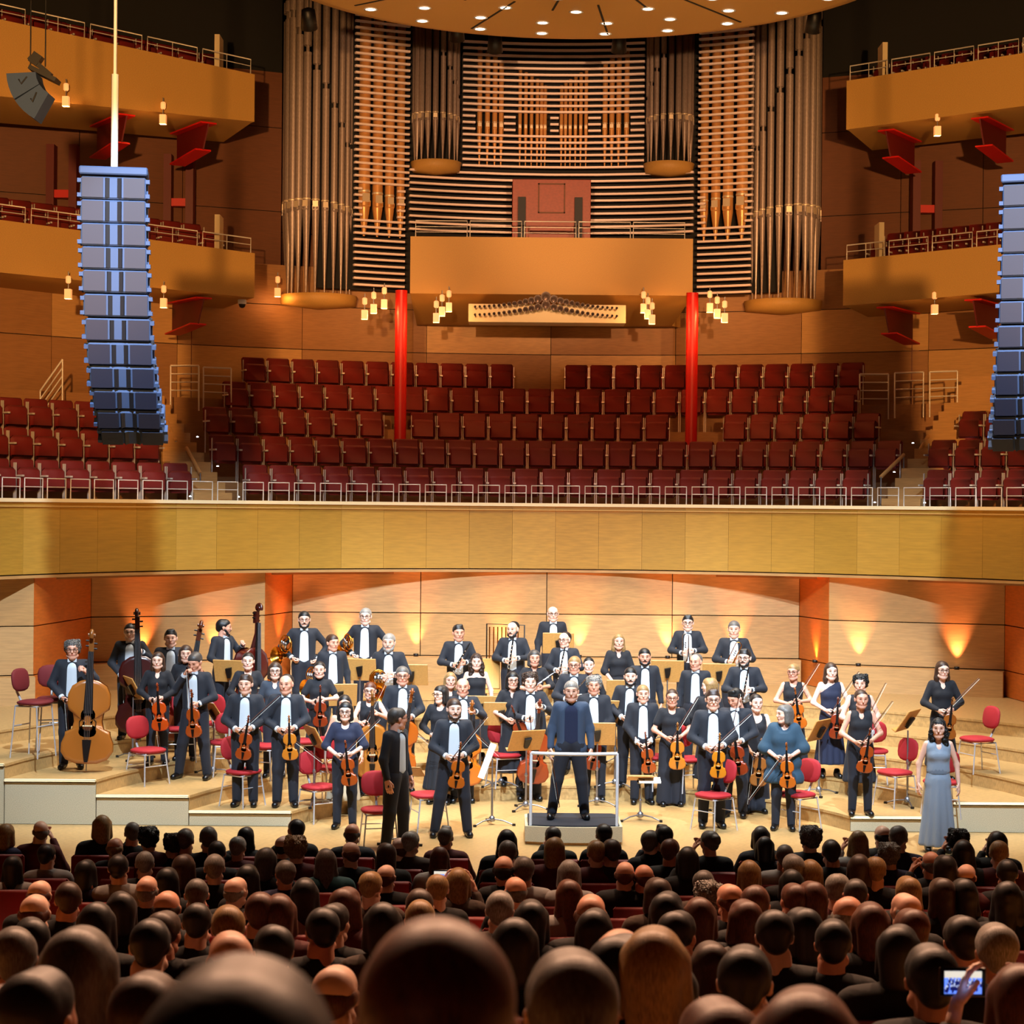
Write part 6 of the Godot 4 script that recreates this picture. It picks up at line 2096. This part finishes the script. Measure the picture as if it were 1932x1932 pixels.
	for row: int in rows.keys():
		var z := 19.6 - 0.9 * row
		if z < 7.0: continue
		var fl := table(HC, z) - 1.2
		var xs: Array = rows[row]
		xs.sort()
		var seats := []
		for x in xs:
			if seats.is_empty() or x - seats[-1] > 0.5: seats.append(x)
		var more := []
		for i in seats.size() - 1:
			var gap: float = seats[i + 1] - seats[i]
			var n := int(gap / 0.56)
			for k in range(1, n):
				more.append(seats[i] + gap * k / n)
		var aisle := P(888, 1700, z).x
		for x in seats + more:
			if absf(x - aisle) < 0.36 and not x in seats: continue
			var lab := "red upholstered seat back in the %s audience row from the stage" % ORD[clampi(row, 0, 20)]
			var at := Vector3(x, fl, -z + 0.16)
			if not cache.has("aseat"):
				cache.aseat = audience_seat(lab)
				cache.aseat.position = at
			else:
				dup(cache.aseat, at, 0.0, lab, "audience seats")

func audience_seat(label: String) -> Node3D:
	var t := thing("audience_seat", label, "seat", Vector3.ZERO, 0, "audience seats")
	var s := mb()
	rbox(s, Vector3(0, 0.7, 0.06), Vector3(0.5, 0.56, 0.07), 0.02)
	obj("backrest", s, M.seat_bright, t)
	s = mb()
	rbox(s, Vector3(0, 0.42, -0.22), Vector3(0.47, 0.1, 0.42), 0.03)
	obj("cushion", s, M.seat_bright, t)
	for q in [-1, 1]:
		s = mb()
		bx(s, Vector3(q * 0.265, 0.34, -0.05), Vector3(0.03, 0.68, 0.06))
		rbox(s, Vector3(q * 0.265, 0.66, -0.12), Vector3(0.045, 0.035, 0.3), 0.01)
		obj("armrest", s, M.blackish, t)
		s = mb()
		lathe(s, [Vector2(0, 0.7), Vector2(0.012, 0.695), Vector2(0.012, 0.6)], 8, Transform3D(Basis(), Vector3(q * 0.265, 0, 0.08)))
		obj("hook", s, M.chrome, t)
	return t

func listener(at: Vector3, s: float, style: String, hc: String, cloth: String, clap: bool, label: String, filming := false):
	person_n += 1
	var t := thing("person", label, "person", at, PI + rng.randf_range(-0.25, 0.25) * (0.0 if filming else 1.0), "audience listeners")
	t.scale = Vector3.ONE * s
	var turn := rng.randf_range(-22, 22)
	var hx := Transform3D(Basis(Vector3.UP, deg_to_rad(turn)) * Basis(Vector3.RIGHT, deg_to_rad(rng.randf_range(-4, 8))), Vector3(rng.randf_range(-0.02, 0.02), 1.2, 0.02))
	var st := SurfaceTool.new()
	st.begin(Mesh.PRIMITIVE_TRIANGLES)
	var pose := "clap" if clap else ("film" if filming else "rest")
	st.append_from(get_mesh("head:" + ("f" if style in ["long", "bob", "bun", "wavy"] else "m")), 0, hx)
	st.append_from(get_mesh("seated:skin:x"), 0, Transform3D())
	var wr := Vector3(0.13, 1.12, 0.28) if filming else (Vector3(0.06, 0.83, 0.32) if not clap else Vector3(0.07, 1.08, 0.3))
	var el := Vector3(0.25, 0.78, 0.12)
	for x in [-1.0, 1.0]:
		var f := Vector3(x, 1, 1)
		st.append_from(get_mesh("hand:open" + (":m" if x < 0 else "")), 0, hand_xf(el * f, wr * f, Vector3(-x, 0, 0.1)))
	inst("body", st.commit(), skin_mat(person_n), t)
	inst("top", get_mesh("seated:top:" + pose), cloth_mat(CLOTH[cloth]), t)
	inst("trousers", get_mesh("seated:legs:x"), cloth_mat(CLOTH["k"]), t)
	var h := inst("hair", get_mesh("hair:" + style), hair_mat(hc), t)
	h.transform = hx * Transform3D(Basis.from_scale(Vector3.ONE * rng.randf_range(1.0, 1.06)), Vector3.ZERO)
	if filming:      # the phone rests between the raised hands, screen towards its owner
		var near := at.z > -8.0
		phone(at + Vector3(-0.1 if near else -0.12, 1.2, -0.31) * s, 0.115 if near else 0.15, 0.07 if near else 0.08, "dark camera held up near the camera row, screen showing the orchestra" if near else "phone held up in the middle rows with a bright blue screen")

func phone(at: Vector3, w: float, h: float, label: String):
	var t := thing("phone", label, "phone", at)
	var s := mb()
	rbox(s, Vector3(0, 0, -0.006), Vector3(w * 1.25, h * 1.3, 0.012), 0.003)
	obj("case", s, M.ebony, t)
	# the picture on the screen: pale wall above, dark figures with white shirts below
	var im := Image.create(96, 60, false, Image.FORMAT_RGB8)
	im.fill(Color(0.75, 0.72, 0.66))
	im.fill_rect(Rect2i(0, 18, 96, 42), Color(0.35, 0.5, 0.95))
	var r := RandomNumberGenerator.new()
	r.seed = 5
	for i in 70:
		var x := r.randi_range(0, 92)
		var y := r.randi_range(18, 44)
		im.fill_rect(Rect2i(x, y, 5, 14), Color(0.04, 0.07, 0.3))
		im.fill_rect(Rect2i(x + 1, y, 2, 5), Color(0.85, 0.9, 1.0))
	var m := mat(Color.BLACK, 0.3)
	m.emission_enabled = true
	m.emission = Color.BLACK
	m.emission_texture = ImageTexture.create_from_image(im)
	m.emission_energy_multiplier = 1.0
	s = mb()
	quad(s, Vector3(-w / 2, -h / 2, 0.001), Vector3(-w / 2, h / 2, 0.001), Vector3(w / 2, h / 2, 0.001), Vector3(w / 2, -h / 2, 0.001))
	obj("screen", s, m, t)
	omni(Vector3(0, 0, 0.05), Color(0.5, 0.65, 1.0), 0.0006, 0.03, t)
